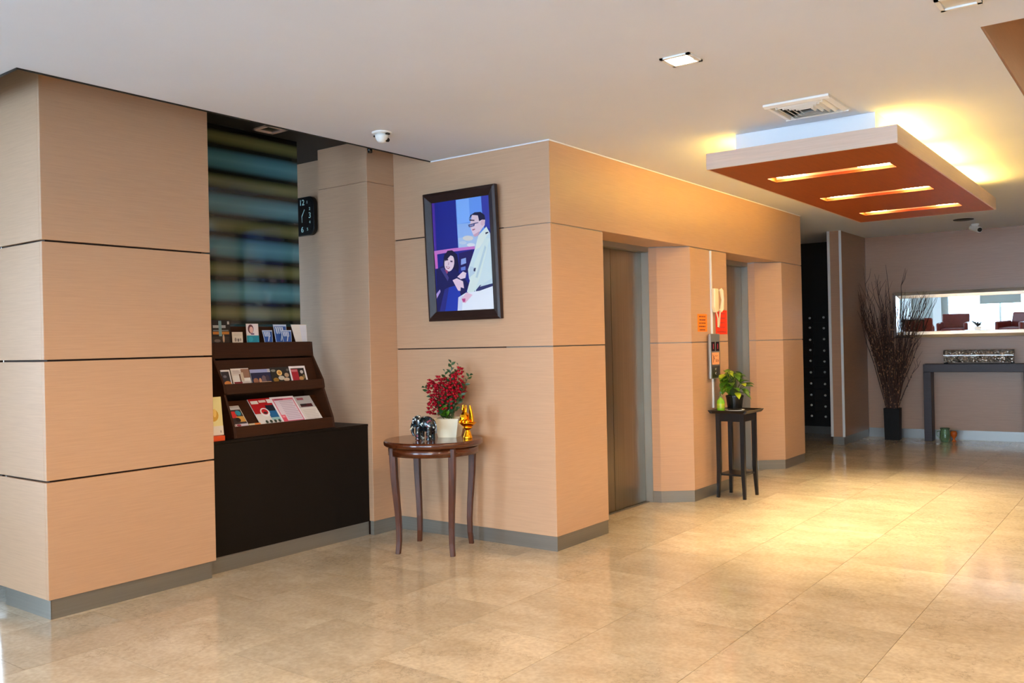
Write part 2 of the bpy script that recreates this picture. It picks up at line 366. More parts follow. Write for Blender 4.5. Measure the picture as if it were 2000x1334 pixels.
# ------------------------------------------------------------------ picture wall and lift block
pw = shell('wall_picture')
for z0, z1 in ((0.096, 1.331), (1.339, 2.138), (2.146, HA)):
    put('panel', MB().box(XP, XP+0.02, YE+0.001, 4.617, z0, z1, 'laminate'), pw, 0.0015, 1)
put('core', MB().box(XP+0.012, XP+0.05, YE+0.02, 4.617, 0, HA, 'joint'), pw)
S('baseboard_picture', MB().box(XP+0.002, XP+0.006, YE, 4.62, 0, 0.0955, 'steel_skirt'))
lw = shell('wall_lift')
def foot(x0, x1, cl, cr, ins=0.0):                     # pier footprint with chamfers and returns towards the lift doors
    p = [(x0+ins*(0 if not cl else .7), YE+ins), (x1-ins*(0 if not cr else .7), YE+ins)]
    p += [(x1+0.176-ins, YE+0.223), (x1+0.186-ins, YE+0.289), (x1+0.186-ins, 3.60)] if cr else [(x1-ins, 3.60)]
    p += [(x0-0.186+ins, 3.60), (x0-0.186+ins, YE+0.289), (x0-0.176+ins, YE+0.223)] if cl else [(x0+ins, 3.60)]
    return p
PIERS = [(XP+0.0005, 5.405, False, True), (6.817, 7.571, True, True), (8.985, 9.598, True, False)]
PIERS[0] = (XP+0.0005, 5.405, False, True)
def foot_fix(i, ins=0.0):
    x0, x1, cl, cr = PIERS[i]
    return foot(x0, x1, cl, cr, ins)
def pier_poly(i, ins):
    x0, x1, cl, cr = PIERS[i]; y = YE+ins
    p = []
    if cl: p += [(x0-0.190+ins, 3.60), (x0-0.190+ins, YE+0.289), (x0-0.176+ins, YE+0.223), (x0+ins*.5, y)]
    else: p += [(x0+ins, 3.60), (x0+ins, y)]
    if cr: p += [(x1-ins*.5, y), (x1+0.176-ins, YE+0.223), (x1+0.190-ins, YE+0.289), (x1+0.190-ins, 3.60)]
    else: p += [(x1-ins, y), (x1-ins, 3.60)]
    return p
for i in range(3):
    put('panel', MB().prism(pier_poly(i, 0), 0.0955, 1.331, 'laminate'), lw, 0.0015, 1)
    put('panel', MB().prism(pier_poly(i, 0), 1.339, 2.134, 'laminate'), lw, 0.0015, 1)
    put('joint_strip', MB().prism(pier_poly(i, 0.006), 1.331, 1.339, 'steel_skirt'), lw)
    put('joint_strip', MB().prism(pier_poly(i, 0.006), 2.134, 2.142, 'steel_skirt'), lw)
    S('baseboard_lift', MB().prism(pier_poly(i, 0.004), 0, 0.095, 'steel_skirt'))
put('fascia', MB().box(XP+0.0005, 9.598, YE, 3.60, 2.142, H-0.0005, 'laminate'), lw, 0.0015, 1)
put('rear_wall', MB().box(9.55, 9.598, 3.60, 4.85, 0, H-0.001, 'laminate').box(XP+0.06, 9.55, 3.66, 3.70, 0, H, 'joint'), lw)
S('trim_2', MB().box(XP+0.001, 9.598, YE-0.006, YE-0.0005, H-0.008, H-0.0005, 'white_paint').box(XP-0.006, XP-0.0005, YE-0.006, 4.24, H-0.008, H-0.0005, 'white_paint'))
for i, x0 in enumerate((5.405, 7.571)):
    xl, xr = x0+0.192, x0+1.412-0.192
    d = shell('door_%d' % (i+1)); xm = (xl+xr)/2
    put('door_leaf', MB().box(xl+0.002, xm-0.003, 3.572, 3.60, 0.006, 2.098, 'steel_door'), d)
    put('door_leaf', MB().box(xm+0.003, xr-0.002, 3.572, 3.60, 0.006, 2.098, 'steel_door'), d)
    put('jamb', MB().box(xr-0.0015, xr+0.004, 3.504, 3.571, 0.0, 2.1, 'steel_frame'), d)
    put('jamb', MB().box(xl-0.004, xl+0.0015, 3.504, 3.571, 0.0, 2.1, 'steel_frame'), d)
    put('header', MB().box(xl-0.002, xr+0.002, 3.504, 3.60, 2.1005, 2.1415, 'steel_frame'), d)
    put('door_gap', MB().box(xl-0.01, xr+0.01, 3.601, 3.65, 0.0, 2.11, 'joint'), d)
    put('sill', MB().box(xl, xr, 3.54, 3.571, 0.0005, 0.004, 'steel_skirt'), d)

# ------------------------------------------------------------------ far end: angled wall, partition, mail room
FX, FY, FA = 12.42, 3.29, math.radians(4.0)
def far_x(y): return FX + (FY-y)*math.tan(FA)
S('wall_far', MB().prism([(FX, FY), (far_x(-4.2), -4.2), (far_x(-4.2)+0.15, -4.2), (FX+0.15, FY)], 0, H, 'laminate_dark'))
S('baseboard_far', MB().prism([(FX-0.006, FY), (far_x(-4.2)-0.006, -4.2), (far_x(-4.2)-0.0005, -4.2), (FX-0.0005, FY)], 0, 0.12, 'steel_dark'))
S('wall_partition', MB().box(11.30, 12.419, 3.292, 3.435, 0.1, H, 'laminate_dark'))
S('baseboard_partition', MB().box(11.304, 12.419, 3.296, 3.431, 0, 0.0995, 'steel_skirt'))
S('trim_3', MB().box(11.285, 11.2995, 3.277, 3.306, 0.1, H, 'aluminium').box(11.285, 11.2995, 3.420, 3.45, 0.1, H, 'aluminium'))
S('wall_mail', MB().box(12.5, 12.6, 3.3, 4.9, 0, H, 'mail_black').box(9.6, 12.6, 4.85, 4.95, 0, H, 'laminate_dark'))
S('baseboard_mail', MB().box(12.492, 12.4995, 3.436, 4.85, 0, 0.12, 'steel_skirt'))

# ------------------------------------------------------------------ room behind the camera, seen only in the mirror
rw = MB()
rw.box(-5.8, -5.6, 2.05, 3.5, 0, H, 'grey_wall').box(-5.8, -5.6, 5.5, 8.9, 0, H, 'grey_wall').box(-5.8, -5.6, 3.5, 5.5, 2.5, H, 'white_paint').box(-5.8, -5.6, -4.2, -3.7, 0, H, 'grey_wall').box(-5.8, -5.6, -3.7, 2.05, 2.5, H, 'white_paint')
S('wall_rear', rw)
S('wall_right', MB().box(-5.8, 13.6, -4.3, -4.2, 0, H, 'grey_wall'))
S('wall_left', MB().box(-5.8, -5.4, 8.7, 8.9, 0, H, 'grey_wall').box(-5.4, -0.7, 8.7, 8.9, 2.5, H, 'grey_wall').box(-0.7, 1.9, 8.7, 8.9, 0, H, 'grey_wall').box(1.9, 3.3, 8.7, 8.9, 0, HA, 'grey_wall').box(3.8, 4.717, 8.7, 8.9, 0, HA, 'grey_wall').box(3.3, 3.8, 8.7, 8.9, 2.5, HA, 'grey_wall').box(3.3, 3.8, 8.7, 8.9, 0, 1.2, 'grey_wall'))
for y in (3.2, 2.35):
    S('trim_4', MB().box(-5.6, -5.54, y-0.12, y+0.12, 0, H, 'white_paint'))
def glazing(name, ax, a0, a1, b, n, zt=2.5, zb=0.0):
    w = shell(name); f = MB()
    def bx(p0, p1, q0, q1, z0, z1, m, mb): mb.box(q0, q1, p0, p1, z0, z1, m) if ax == 'y' else mb.box(p0, p1, q0, q1, z0, z1, m)
    for k in range(n+1):
        p = a0 + (a1-a0)*k/n; bx(max(a0, p-0.03), min(a1, p+0.03), b-0.04, b+0.04, zb, zt, 'white_paint', f)
    bx(a0, a1, b-0.035, b+0.035, zb, zb+0.08, 'white_paint', f); bx(a0, a1, b-0.035, b+0.035, zt-0.08, zt, 'white_paint', f)
    put('window_frame', f, w)
    for k in range(n):
        p0 = a0+(a1-a0)*k/n+0.03; p1 = a0+(a1-a0)*(k+1)/n-0.03; g = MB(); bx(p0, p1, b-0.004, b+0.004, zb+0.08, zt-0.08, 'window_pane', g); put('pane', g, w)
glazing('window_1', 'y', -3.7, 2.05, -5.7, 4); glazing('window_2', 'y', 3.5, 5.5, -5.7, 2); glazing('window_3', 'x', 3.3, 3.8, 8.8, 1, 2.5, 1.2); glazing('window_4', 'x', -5.4, -0.7, 8.8, 4)
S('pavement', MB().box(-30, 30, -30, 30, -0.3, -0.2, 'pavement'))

# ------------------------------------------------------------------ reception counter
ct = thing('reception_counter', 'black-brown timber counter with steel plinth between pillar and column', 'counter', (3.81, 4.84, 0))
put('body', MB().box(3.145-3.81, 4.473-3.81, 4.659-4.84, 5.028-4.84, 0.099, 0.782, 'black_wood'), ct)
put('worktop', MB().box(3.145-3.81, 4.4735-3.81, 4.655-4.84, 5.0285-4.84, 0.783, 0.80, 'black_wood'), ct, 0.002)
put('plinth', MB().box(3.127-3.81, 4.473-3.81, 4.668-4.84, 5.02-4.84, 0, 0.098, 'steel_skirt'), ct)

# brochure rack standing on the counter
RX0, RX1 = 3.375, 4.205
rk = thing('brochure_rack', 'dark brown three-tier wooden brochure rack on the counter', 'rack', (3.79, 4.86, 0.8005))
def rl(mb): return mb
Tr = Matrix.Translation((-3.79, -4.86, -0.8005))
side = [(4.704, 0.8005), (4.716, 0.872), (4.806, 1.072), (4.800, 1.082), (4.812, 1.136), (4.918, 1.305), (4.928, 1.403), (5.022, 1.403), (5.022, 0.8005)]
put('side_panel', MB().prism(side, RX0, RX0+0.016, 'rack_wood', 'x', Tr), rk, 0.001, 1)
put('side_panel', MB().prism(side, RX1-0.016, RX1, 'rack_wood', 'x', Tr), rk, 0.001, 1)
xa, xb = RX0+0.0165, RX1-0.0165
put('back_panel', MB().box(xa, xb, 5.008, 5.022, 0.8005, 1.512, 'rack_wood', Tr), rk)
put('tray_lip', MB().prism([(4.704, 0.8005), (4.720, 0.8005), (4.732, 0.872), (4.716, 0.872)], xa, xb, 'rack_wood', 'x', Tr), rk, 0.001, 1)
put('tray_lip', MB().prism([(4.799, 1.075), (4.815, 1.075), (4.828, 1.138), (4.812, 1.138)], xa, xb, 'rack_wood', 'x', Tr), rk, 0.001, 1)
put('tray_lip', MB().prism([(4.917, 1.303), (4.930, 1.303), (4.941, 1.404), (4.928, 1.404)], xa, xb, 'rack_wood', 'x', Tr), rk, 0.001, 1)
put('tray_back', MB().prism([(4.733, 0.845), (4.890, 1.032), (4.890, 1.052), (4.733, 0.830)][::-1] if 0 else [(4.738, 0.822), (4.895, 1.024), (4.905, 1.018), (4.748, 0.816)], xa, xb, 'rack_wood', 'x', Tr), rk)
put('tray_back', MB().prism([(4.846, 1.080), (4.919, 1.290), (4.927, 1.287), (4.854, 1.076)], xa, xb, 'rack_wood', 'x', Tr), rk)
put('tray_base', MB().box(xa, xb, 4.942, 5.006, 1.392, 1.40, 'rack_wood', Tr).box(xa, xb, 4.829, 4.95, 1.066, 1.074, 'rack_wood', Tr).box(xa, xb, 4.721, 4.95, 0.8006, 0.808, 'rack_wood', Tr), rk)

def leaflet(name, label, cat, origin, w, h, lean, layers, base, thick=0.003, group=None, skew=0, trap=0, sheets=1):
    """a printed sheet: local u along +x, v up the sheet, front facing -y, leaning back by `lean` degrees"""
    a = math.radians(lean); mb = MB()
    def pt(u, v, d=0):                                    # u, v in 0..1
        x = u*w*(1) + skew*(1-v)*(1-u); z = v*h
        return (x, d, z)
    for q in range(sheets):
        d0 = q*thick*1.3
        pts = [pt(0, 0), pt(1, 0), pt(1, 1), pt(0, 1)]
        dx = 0.0015*q
        mb.add([(p[0]+dx, d0, p[2]-dx) for p in pts] + [(p[0]+dx, d0+thick, p[2]-dx) for p in pts], [(0, 1, 2, 3), (7, 6, 5, 4), (0, 4, 5, 1), (1, 5, 6, 2), (2, 6, 7, 3), (3, 7, 4, 0)], base)
    for i, (poly, col) in enumerate(layers):
        d = -0.0003*(i+1); mb.poly([pt(u, v, d) for u, v in poly], P(col))
    o = put(name, mb, label=label, cat=cat, group=group)
    o.location = origin; o.rotation_euler = (-a, 0, 0)
    return o
def R(u0, v0, u1, v1): return [(u0, v0), (u1, v0), (u1, v1), (u0, v1)]
def E(cu, cv, ru, rv, n=14): return [(cu+ru*math.cos(2*math.pi*i/n), cv+rv*math.sin(2*math.pi*i/n)) for i in range(n)]
def lines(u0, u1, v0, v1, n, col, jag=0.12, t=0.35):
    out = []
    for i in range(n):
        v = v1 - (v1-v0)*(i+0.5)/n; hh = (v1-v0)/n*t/2*2
        out.append((R(u0, v-hh/2, u1-(u1-u0)*jag*random.random(), v+hh/2), col))
    return out
WHITE = P((236, 234, 232)); G3 = 'leaflets on the rack'
# bottom tray
b = 41
leaflet('leaflet', 'small narrow leaflet with red, yellow and black picture on lowest tray', 'leaflet', (3.412, 4.739, 0.862), 0.104, 0.175, b,
  [(R(.03, .03, .97, .97), (60, 50, 52)), (R(.05, .82, .95, .95), (190, 190, 196)), (R(.08, .45, .5, .75), (214, 52, 50)), (E(.68, .66, .2, .12), (52, 150, 176)), (R(.4, .25, .95, .5), (206, 150, 60)), (E(.45, .35, .18, .1), (40, 26, 22)), (R(.05, .03, .95, .16), (206, 196, 206)), (E(.3, .1, .16, .05), (150, 60, 70))], WHITE)
leaflet('magazine', 'red-topped magazine with blue photo, standing behind pink-bordered sheet', 'magazine', (3.612, 4.7465, 0.862), 0.212, 0.218, b,
  [(R(0, 0, 1, 1), (222, 218, 214)), (R(0, .42, 1, 1), (178, 20, 26)), (R(.05, .80, .32, .92), (236, 232, 230)), (R(.36, .84, .62, .93), (226, 214, 210)), (R(.66, .80, .86, .95), (236, 232, 230)), (R(.5, .2, 1, .72), (24, 98, 150)), (R(.5, .5, 1, .72), (16, 26, 40)), (E(.38, .46, .17, .17), (238, 236, 234)), (E(.38, .48, .12, .11), (196, 30, 40)), (E(.38, .44, .07, .04), (40, 30, 34)), (R(.5, .14, 1, .24), (150, 196, 200))] + [(E(.26+.16*i, .1, .05, .06), (44, 60, 50)) for i in range(5)], WHITE, 0.006)
leaflet('notice_sheet', 'white sheet with pink border and fine print on lowest tray', 'sheet', (3.785, 4.738, 0.862), 0.198, 0.222, b,
  [(R(.06, .05, .94, .93), (214, 110, 136)), (R(.1, .08, .9, .86), (228, 214, 224)), (R(.14, .87, .5, .91), (150, 60, 84)), (R(.07, .06, .24, .30), (222, 80, 104)), (R(.1, .2, .2, .27), (238, 150, 160))] + lines(.28, .88, .1, .84, 11, (196, 178, 194), .2, .4), P((240, 234, 240)))
leaflet('brochure', 'pale grey brochure with dark red band on lowest tray beside pink-bordered sheet', 'brochure', (3.990, 4.746, 0.862), 0.142, 0.212, b,
  [(R(0, .5, 1, 1), (186, 184, 184)), (R(.1, .84, .5, .93), (160, 84, 96)), (R(.12, .55, .85, .68), (84, 34, 40)), (R(.16, .6, .5, .68), (40, 34, 38)), (R(0, 0, 1, .52), (226, 220, 216))] + lines(.1, .9, .05, .45, 6, (206, 198, 194), .2, .4), WHITE)
leaflet('leaflet', 'thin leaflet lying almost hidden between small red leaflet and red magazine', 'leaflet', (3.520, 4.738, 0.862), 0.088, 0.024, b, [(R(.5, 0, 1, 1), (226, 130, 60))], P((206, 196, 170)))
# middle tray
b2 = 19.2
leaflet('leaflet', 'dark leaflet with white border and orange food, first on middle tray', 'leaflet', (3.408, 4.836, 1.085), 0.068, 0.152, b2,
  [(R(.0, .35, .86, .92), (34, 28, 44)), (E(.35, .7, .2, .06), (110, 104, 120)), (E(.5, .34, .42, .16), (214, 140, 70)), (R(0, .30, .86, .36), (80, 50, 30))], P((226, 224, 232)))
leaflet('brochure', 'cream leaflet with hotel room photo and chair on middle tray', 'brochure', (3.485, 4.837, 1.085), 0.138, 0.158, b2,
  [(R(.03, .6, .55, .94), (216, 208, 204)), (R(.55, .58, 1, .97), (148, 110, 88)), (R(.05, .4, .5, .7), (230, 228, 226)), (R(.4, .4, .48, .75), (110, 74, 52)), (R(.5, .45, .64, .82), (206, 190, 166)), (R(.05, .3, .5, .42), (128, 30, 44)), (R(.5, .34, 1, .44), (206, 200, 196))] + lines(.08, .5, .78, .92, 3, (180, 160, 160), .2, .4), P((234, 228, 222)))
leaflet('brochure', 'dark blue leaflet with night crowd photo on middle tray', 'brochure', (3.630, 4.836, 1.085), 0.160, 0.146, b2,
  [(R(0, .82, 1, 1), (150, 158, 200)), (R(0, .3, 1, .84), (22, 28, 66)), (E(.2, .45, .13, .14), (150, 96, 66)), (E(.42, .42, .07, .16), (206, 150, 110)), (E(.62, .5, .12, .2), (110, 90, 96)), (E(.8, .55, .1, .16), (60, 46, 60)), (R(.86, .84, 1, 1), (180, 180, 186)), (R(.45, .32, .95, .4), (196, 160, 130))], WHITE)
leaflet('brochure', 'black leaflet with plates of food and round gold dish on middle tray', 'brochure', (3.794, 4.837, 1.085), 0.160, 0.155, b2,
  [(R(0, 0, 1, 1), (26, 24, 22)), (E(.45, .74, .14, .13), (226, 190, 120)), (E(.45, .74, .08, .07), (190, 130, 60)), (E(.15, .85, .12, .06), (130, 128, 120)), (E(.5, .5, .16, .1), (196, 190, 176)), (E(.2, .42, .14, .1), (150, 110, 30)), (E(.8, .62, .12, .1), (180, 150, 120)), (E(.75, .42, .16, .08), (206, 180, 150)), (E(.9, .85, .08, .06), (96, 92, 90))], P((30, 28, 26)))
leaflet('brochure', 'white-bordered leaflet with red panel, at column end of middle tray', 'brochure', (3.955, 4.835, 1.085), 0.140, 0.158, b2,
  [(R(.08, .28, .9, .90), (30, 26, 24)), (R(.08, .28, .5, .86), (166, 26, 44)), (R(.1, .74, .46, .84), (196, 110, 116)), (E(.72, .72, .1, .08), (196, 190, 186)), (E(.62, .42, .14, .1), (196, 150, 90)), (E(.8, .5, .08, .1), (130, 110, 70))], P((236, 230, 232)))
# top tray
b3 = 4
leaflet('flyer', 'black flyer with pale blue cross and orange stripes on top tray', 'flyer', (3.395, 4.955, 1.402), 0.150, 0.150, b3,
  [(R(.12, .66, .76, .78), (170, 172, 176)), (R(.12, .52, .9, .58), (120, 122, 128)), (R(.1, .38, .92, .50), (190, 120, 40)), (R(.4, .3, .55, .97), (120, 160, 176)), (R(.05, .02, .9, .28), (50, 40, 38)), (E(.62, .2, .05, .18), (196, 170, 150)), (E(.3, .1, .16, .07), (110, 100, 98)), (R(.84, .82, .94, .95), (200, 200, 200))], P((18, 15, 16)), group=None)
leaflet('card', 'short white card with sketched figures on top tray beside black flyer', 'card', (3.552, 4.950, 1.402), 0.082, 0.072, b3,
  [(E(.3, .3, .1, .18), (150, 140, 136)), (E(.55, .26, .08, .16), (110, 104, 104)), (E(.76, .3, .1, .14), (170, 160, 152))] + lines(.1, .9, .66, .9, 2, (196, 190, 184), .1, .3), P((226, 220, 212)))
leaflet('flyer', 'white and pink flyer with face picture and teal band on top tray', 'flyer', (3.668, 4.953, 1.402), 0.098, 0.128, b3,
  [(E(.36, .72, .24, .24), (96, 44, 58)), (E(.40, .68, .16, .17), (232, 186, 178)), (R(.36, .42, .62, .5), (120, 90, 130)), (R(0, 0, 1, .38), (30, 146, 172)), (E(.3, .18, .2, .14), (46, 170, 196))], P((236, 226, 230)))
def bluefly(label, x, y, w, h, z=1.402):
    zig = []
    for i in range(4): zig.append(([(.18+.16*i, .48), (.26+.16*i, .48), (.22+.16*i, .86), (.12+.16*i, .86)], (216, 226, 240)))
    leaflet('flyer', label, 'flyer', (x, y, z), w, h, b3, [(R(.04, .03, .96, .9), (44, 88, 164)), (R(.04, .5, .6, .9), (84, 124, 190))] + zig + [([(.4, .08), (.5, .08), (.66, .5), (.56, .5)], (220, 228, 240))], P((190, 206, 230)), skew=0.018)
bluefly('single blue flyer with white zigzag strokes beside teal-banded flyer', 3.795, 4.952, 0.084, 0.084)
bluefly('taller blue flyer with zigzag strokes, behind another blue flyer', 3.905, 4.972, 0.112, 0.124)
bluefly('short blue flyer with zigzag strokes, in front of a taller blue flyer', 3.950, 4.950, 0.090, 0.084)
leaflet('folded_map', 'creased white folded sheet at column end of top tray', 'sheet', (4.050, 4.960, 1.402), 0.138, 0.124, b3,
  [(R(.55, .02, .98, .96), (226, 228, 236)), (R(.02, .5, .5, .505), (206, 200, 196)), (R(.55, .62, .98, .626), (204, 206, 216)), (R(.55, .3, .98, .306), (204, 206, 216)), (R(.76, .02, .764, .96), (206, 208, 216))], P((234, 230, 224)), skew=0.035)
# booklet on an orange block against the pillar
put('holder_block', MB().box(3.15, 3.284, 4.672, 4.76, 0.8005, 0.832, 'orange_block'), label='small orange block under yellow booklet at pillar end of counter', cat='block', bevel=0.002)
leaflet('booklet', 'pale yellow booklet with gold emblem on orange block beside pillar', 'booklet', (3.155, 4.70, 0.834), 0.140, 0.236, 6,
  [(R(.0, .22, 1, 1), (226, 218, 160)), (E(.55, .52, .26, .16), (204, 160, 60)), (E(.62, .58, .09, .11), (230, 196, 110)), (E(.45, .48, .08, .10), (176, 126, 40)), (R(0, 0, 1, .24), (222, 220, 216))] + [(R(.84, .06, .88, .12), (120, 120, 124))], P((234, 226, 190)), 0.012, skew=0.0)

# ------------------------------------------------------------------ wall clock
ck = thing('wall_clock_round', 'black rounded-square wall clock with pale numerals, half behind glass screen', 'clock', (4.7165, 5.567, 2.413))
ck.name = 'square_clock'
def rsq(w, h, r, n=6):
    p = []
    for cx, cy, a0 in ((w-r, h-r, 0), (-w+r, h-r, 90), (-w+r, -h+r, 180), (w-r, -h+r, 270)):
        for k in range(n+1):
            a = math.radians(a0+90*k/n); p.append((cx+r*math.cos(a), cy+r*math.sin(a)))
    return p
put('case', MB().prism(rsq(0.14, 0.155, 0.06), -0.04, -0.001, 'black_plastic', 'x'), ck, 0.006, 2)
put('dial', MB().prism(rsq(0.118, 0.132, 0.045), -0.0415, -0.0405, 'black_plastic', 'x').prism(rsq(0.07, 0.08, 0.02), -0.0425, -0.0416, 'clock_face', 'x'), ck)
for n in range(1, 13):
    a = math.radians(90-30*n); r = 1/max(abs(math.cos(a))/0.092, abs(math.sin(a))/0.108)
    t = text_mesh(str(n), 0.064 if n % 3 == 0 else 0.032, 'numeral', 'numeral'); t.parent = ck
    t.matrix_local = Matrix.Translation((-0.0432, -r*math.cos(a), r*math.sin(a))) @ Matrix(((0, 0, -1, 0), (-1, 0, 0, 0), (0, 1, 0, 0), (0, 0, 0, 1)))
def hand(ang, ln, w, name, d):
    a = math.radians(ang); dy, dz = -math.sin(a), math.cos(a)
    put(name, MB().prism([(-w*dz, w*dy), (w*dz, -w*dy), (ln*dy+w*.5*dz, ln*dz-w*.5*dy), (ln*dy-w*.5*dz, ln*dz+w*.5*dy)], d, d+0.0008, 'numeral', 'x'), ck)
hand(32, 0.062, 0.004, 'minute_hand', -0.0455); hand(178, 0.05, 0.003, 'hour_hand', -0.0465)

# alcove ceiling downlight frame and black sensor
ad = thing('square_downlight', 'square downlight with beige rim in the black alcove ceiling', 'light', (3.825, 4.865, HA))
fr = MB()
for a in range(4): fr.box(-0.085, 0.085, 0.062, 0.085, -0.012, -0.0005, 'laminate_light', Matrix.Rotation(math.pi/2*a, 4, 'Z'))
put('rim', fr, ad); put('lens', MB().box(-0.06, 0.06, -0.06, 0.06, -0.003, -0.0005, 'black_plastic'), ad)
put('ceiling_sensor', MB().lathe([(0.001, -0.15), (0.016, -0.15), (0.018, -0.13), (0.018, -0.005), (0.03, -0.004), (0.03, -0.0005)], 'black_plastic', 16, (4.32, 4.42, HA)), label='small black cylinder hanging below the alcove ceiling by picture wall', cat='sensor')

# ------------------------------------------------------------------ framed photograph on the wall
fx, fyc, fzc = XP, 3.937, 1.983
pf = thing('framed_photograph', 'dark wood framed portrait photograph of a seated woman and standing man', 'picture', (XP-0.001, fyc, 1.53))
pf.rotation_euler = (0, -math.radians(2.6), 0)
hw, hh, bw = 0.326, 0.906, 0.068
def framebar(pts, parent):
    put('frame_rail', MB().add(*pts, 'frame_wood'), parent, 0.003, 1)
def rail(p, q, r, s):                                   # outer a,b inner c,d in (y,z); mitred bar with raised outer edge
    vs = []
    for (y, z), d in ((p, -0.006), (q, -0.006), (r, -0.006), (s, -0.006)): vs.append((d+0.004, y, z))
    for (y, z), d in ((p, -0.032), (q, -0.032), (r, -0.018), (s, -0.018)): vs.append((d, y, z))
    mid = [(p[0]*.7+s[0]*.3, p[1]*.7+s[1]*.3), (q[0]*.7+r[0]*.3, q[1]*.7+r[1]*.3)]
    vs += [(-0.042, *mid[0]), (-0.042, *mid[1])]
    fs = [(0, 1, 2, 3), (4, 8, 9, 5), (8, 7, 6, 9), (0, 4, 5, 1), (3, 2, 6, 7), (0, 3, 7, 8, 4), (1, 5, 9, 6, 2)]
    mb = MB(); mb.add(vs, fs, 'frame_wood'); o = put('frame_rail', mb, pf, 0.002, 1); return o
L_, R_, B_, T_ = hw, -hw, 0.0, hh; l2, r2, b2_, t2 = hw-bw, -hw+bw, bw, hh-bw
rail((L_, T_), (R_, T_), (r2, t2), (l2, t2)); rail((R_, B_), (L_, B_), (l2, b2_), (r2, b2_)); rail((L_, B_), (L_, T_), (l2, t2), (l2, b2_)); rail((R_, T_), (R_, B_), (r2, b2_), (r2, t2))
# the print itself: flat shapes; coordinates are those of an enlargement of the photograph, squared up here
Q = ((160, 265), (628, 192), (672, 1165), (192, 1192))
def sq(x, y):
    u, v = 0.5, 0.5
    for _ in range(20):
        X = [(1-u)*(1-v)*Q[0][i] + u*(1-v)*Q[1][i] + u*v*Q[2][i] + (1-u)*v*Q[3][i] for i in (0, 1)]
        du = [-(1-v)*Q[0][i] + (1-v)*Q[1][i] + v*Q[2][i] - v*Q[3][i] for i in (0, 1)]
        dv = [-(1-u)*Q[0][i] - u*Q[1][i] + u*Q[2][i] + (1-u)*Q[3][i] for i in (0, 1)]
        ex, ey = x-X[0], y-X[1]; det = du[0]*dv[1]-du[1]*dv[0]
        u += (ex*dv[1]-ey*dv[0])/det; v += (du[0]*ey-du[1]*ex)/det
    return min(1, max(0, u)), min(1, max(0, v))
pm = MB(); pw_, ph_ = (l2-r2), (t2-b2_)
pm.box(-0.013, -0.003, r2, l2, b2_, t2, P((40, 44, 140)))
lay = [0]
def shape(pts, col):
    lay[0] += 1; d = -0.0131 - 0.00012*lay[0]
    pm.poly([(d, l2-sq(x, y)[0]*pw_, t2-sq(x, y)[1]*ph_) for x, y in pts], P(col))
def ell(cx, cy, rx, ry, col, rot=0, n=18):
    c, s = math.cos(rot), math.sin(rot)
    shape([(cx+rx*math.cos(2*math.pi*i/n)*c-ry*math.sin(2*math.pi*i/n)*s, cy+rx*math.cos(2*math.pi*i/n)*s+ry*math.sin(2*math.pi*i/n)*c) for i in range(n)], col)
shape([(160, 265), (628, 192), (672, 1165), (192, 1192)], (30, 36, 132))
shape([(160, 265), (182, 262), (196, 690), (176, 690)], (84, 44, 148))
shape([(362, 233), (575, 200), (600, 560), (540, 640), (380, 650)], (104, 150, 226))
shape([(368, 234), (470, 218), (480, 420), (376, 440)], (132, 176, 236))
shape([(375, 440), (560, 420), (560, 560), (380, 560)], (150, 180, 226))
shape([(380, 560), (540, 530), (530, 640), (384, 648)], (176, 196, 222))
ell(462, 560, 44, 22, (226, 216, 206)); ell(486, 618, 34, 16, (226, 224, 228)); ell(420, 600, 30, 14, (200, 208, 222))
shape([(568, 202), (628, 192), (640, 480), (600, 470), (576, 330)], (52, 56, 150))
shape([(172, 672), (330, 648), (516, 628), (520, 652), (330, 676), (176, 704)], (206, 120, 190))
shape([(176, 690), (200, 690), (206, 820), (184, 824)], (216, 110, 190))
shape([(384, 690), (500, 660), (500, 760), (450, 860), (390, 820)], (34, 22, 90))
shape([(404, 740), (444, 728), (446, 774), (402, 790)], (140, 160, 210)); shape([(400, 812), (440, 800), (440, 832), (404, 838)], (100, 120, 190))
# seated woman
shape([(258, 720), (290, 668), (330, 664), (372, 700), (386, 800), (380, 860), (250, 850), (252, 780)], (22, 16, 58))
shape([(190, 830), (262, 790), (360, 830), (430, 900), (470, 960), (420, 1060), (372, 1184), (192, 1192)], (24, 22, 84))
shape([(290, 985), (380, 960), (400, 1060), (370, 1184), (232, 1190)], (30, 54, 160))
shape([(262, 1000), (300, 980), (262, 1190), (214, 1190)], (40, 40, 120))
ell(305, 772, 42, 74, (236, 206, 212), 0.12); ell(272, 850, 20, 20, (170, 70, 110))
shape([(262, 700), (330, 668), (352, 720), (316, 708), (270, 760)], (24, 16, 54))
shape([(278, 742), (296, 738), (296, 750), (278, 753)], (70, 40, 80)); shape([(314, 752), (334, 754), (332, 766), (314, 764)], (70, 40, 80))
shape([(296, 768), (306, 768), (302, 792), (292, 790)], (210, 168, 182)); shape([(276, 800), (312, 808), (300, 824), (280, 816)], (176, 60, 90)); shape([(282, 805), (306, 810), (298, 816), (284, 812)], (244, 238, 240))
shape([(226, 822), (256, 812), (300, 900), (290, 930)], (70, 64, 128)); shape([(190, 1040), (222, 1000), (226, 1020), (192, 1080)], (180, 150, 206))
shape([(332, 920), (368, 904), (420, 930), (428, 990), (400, 980), (398, 1012), (378, 1010), (352, 960)], (232, 200, 210)); shape([(372, 892), (420, 846), (448, 858), (440, 900), (400, 912), (388, 900)], (232, 204, 214))
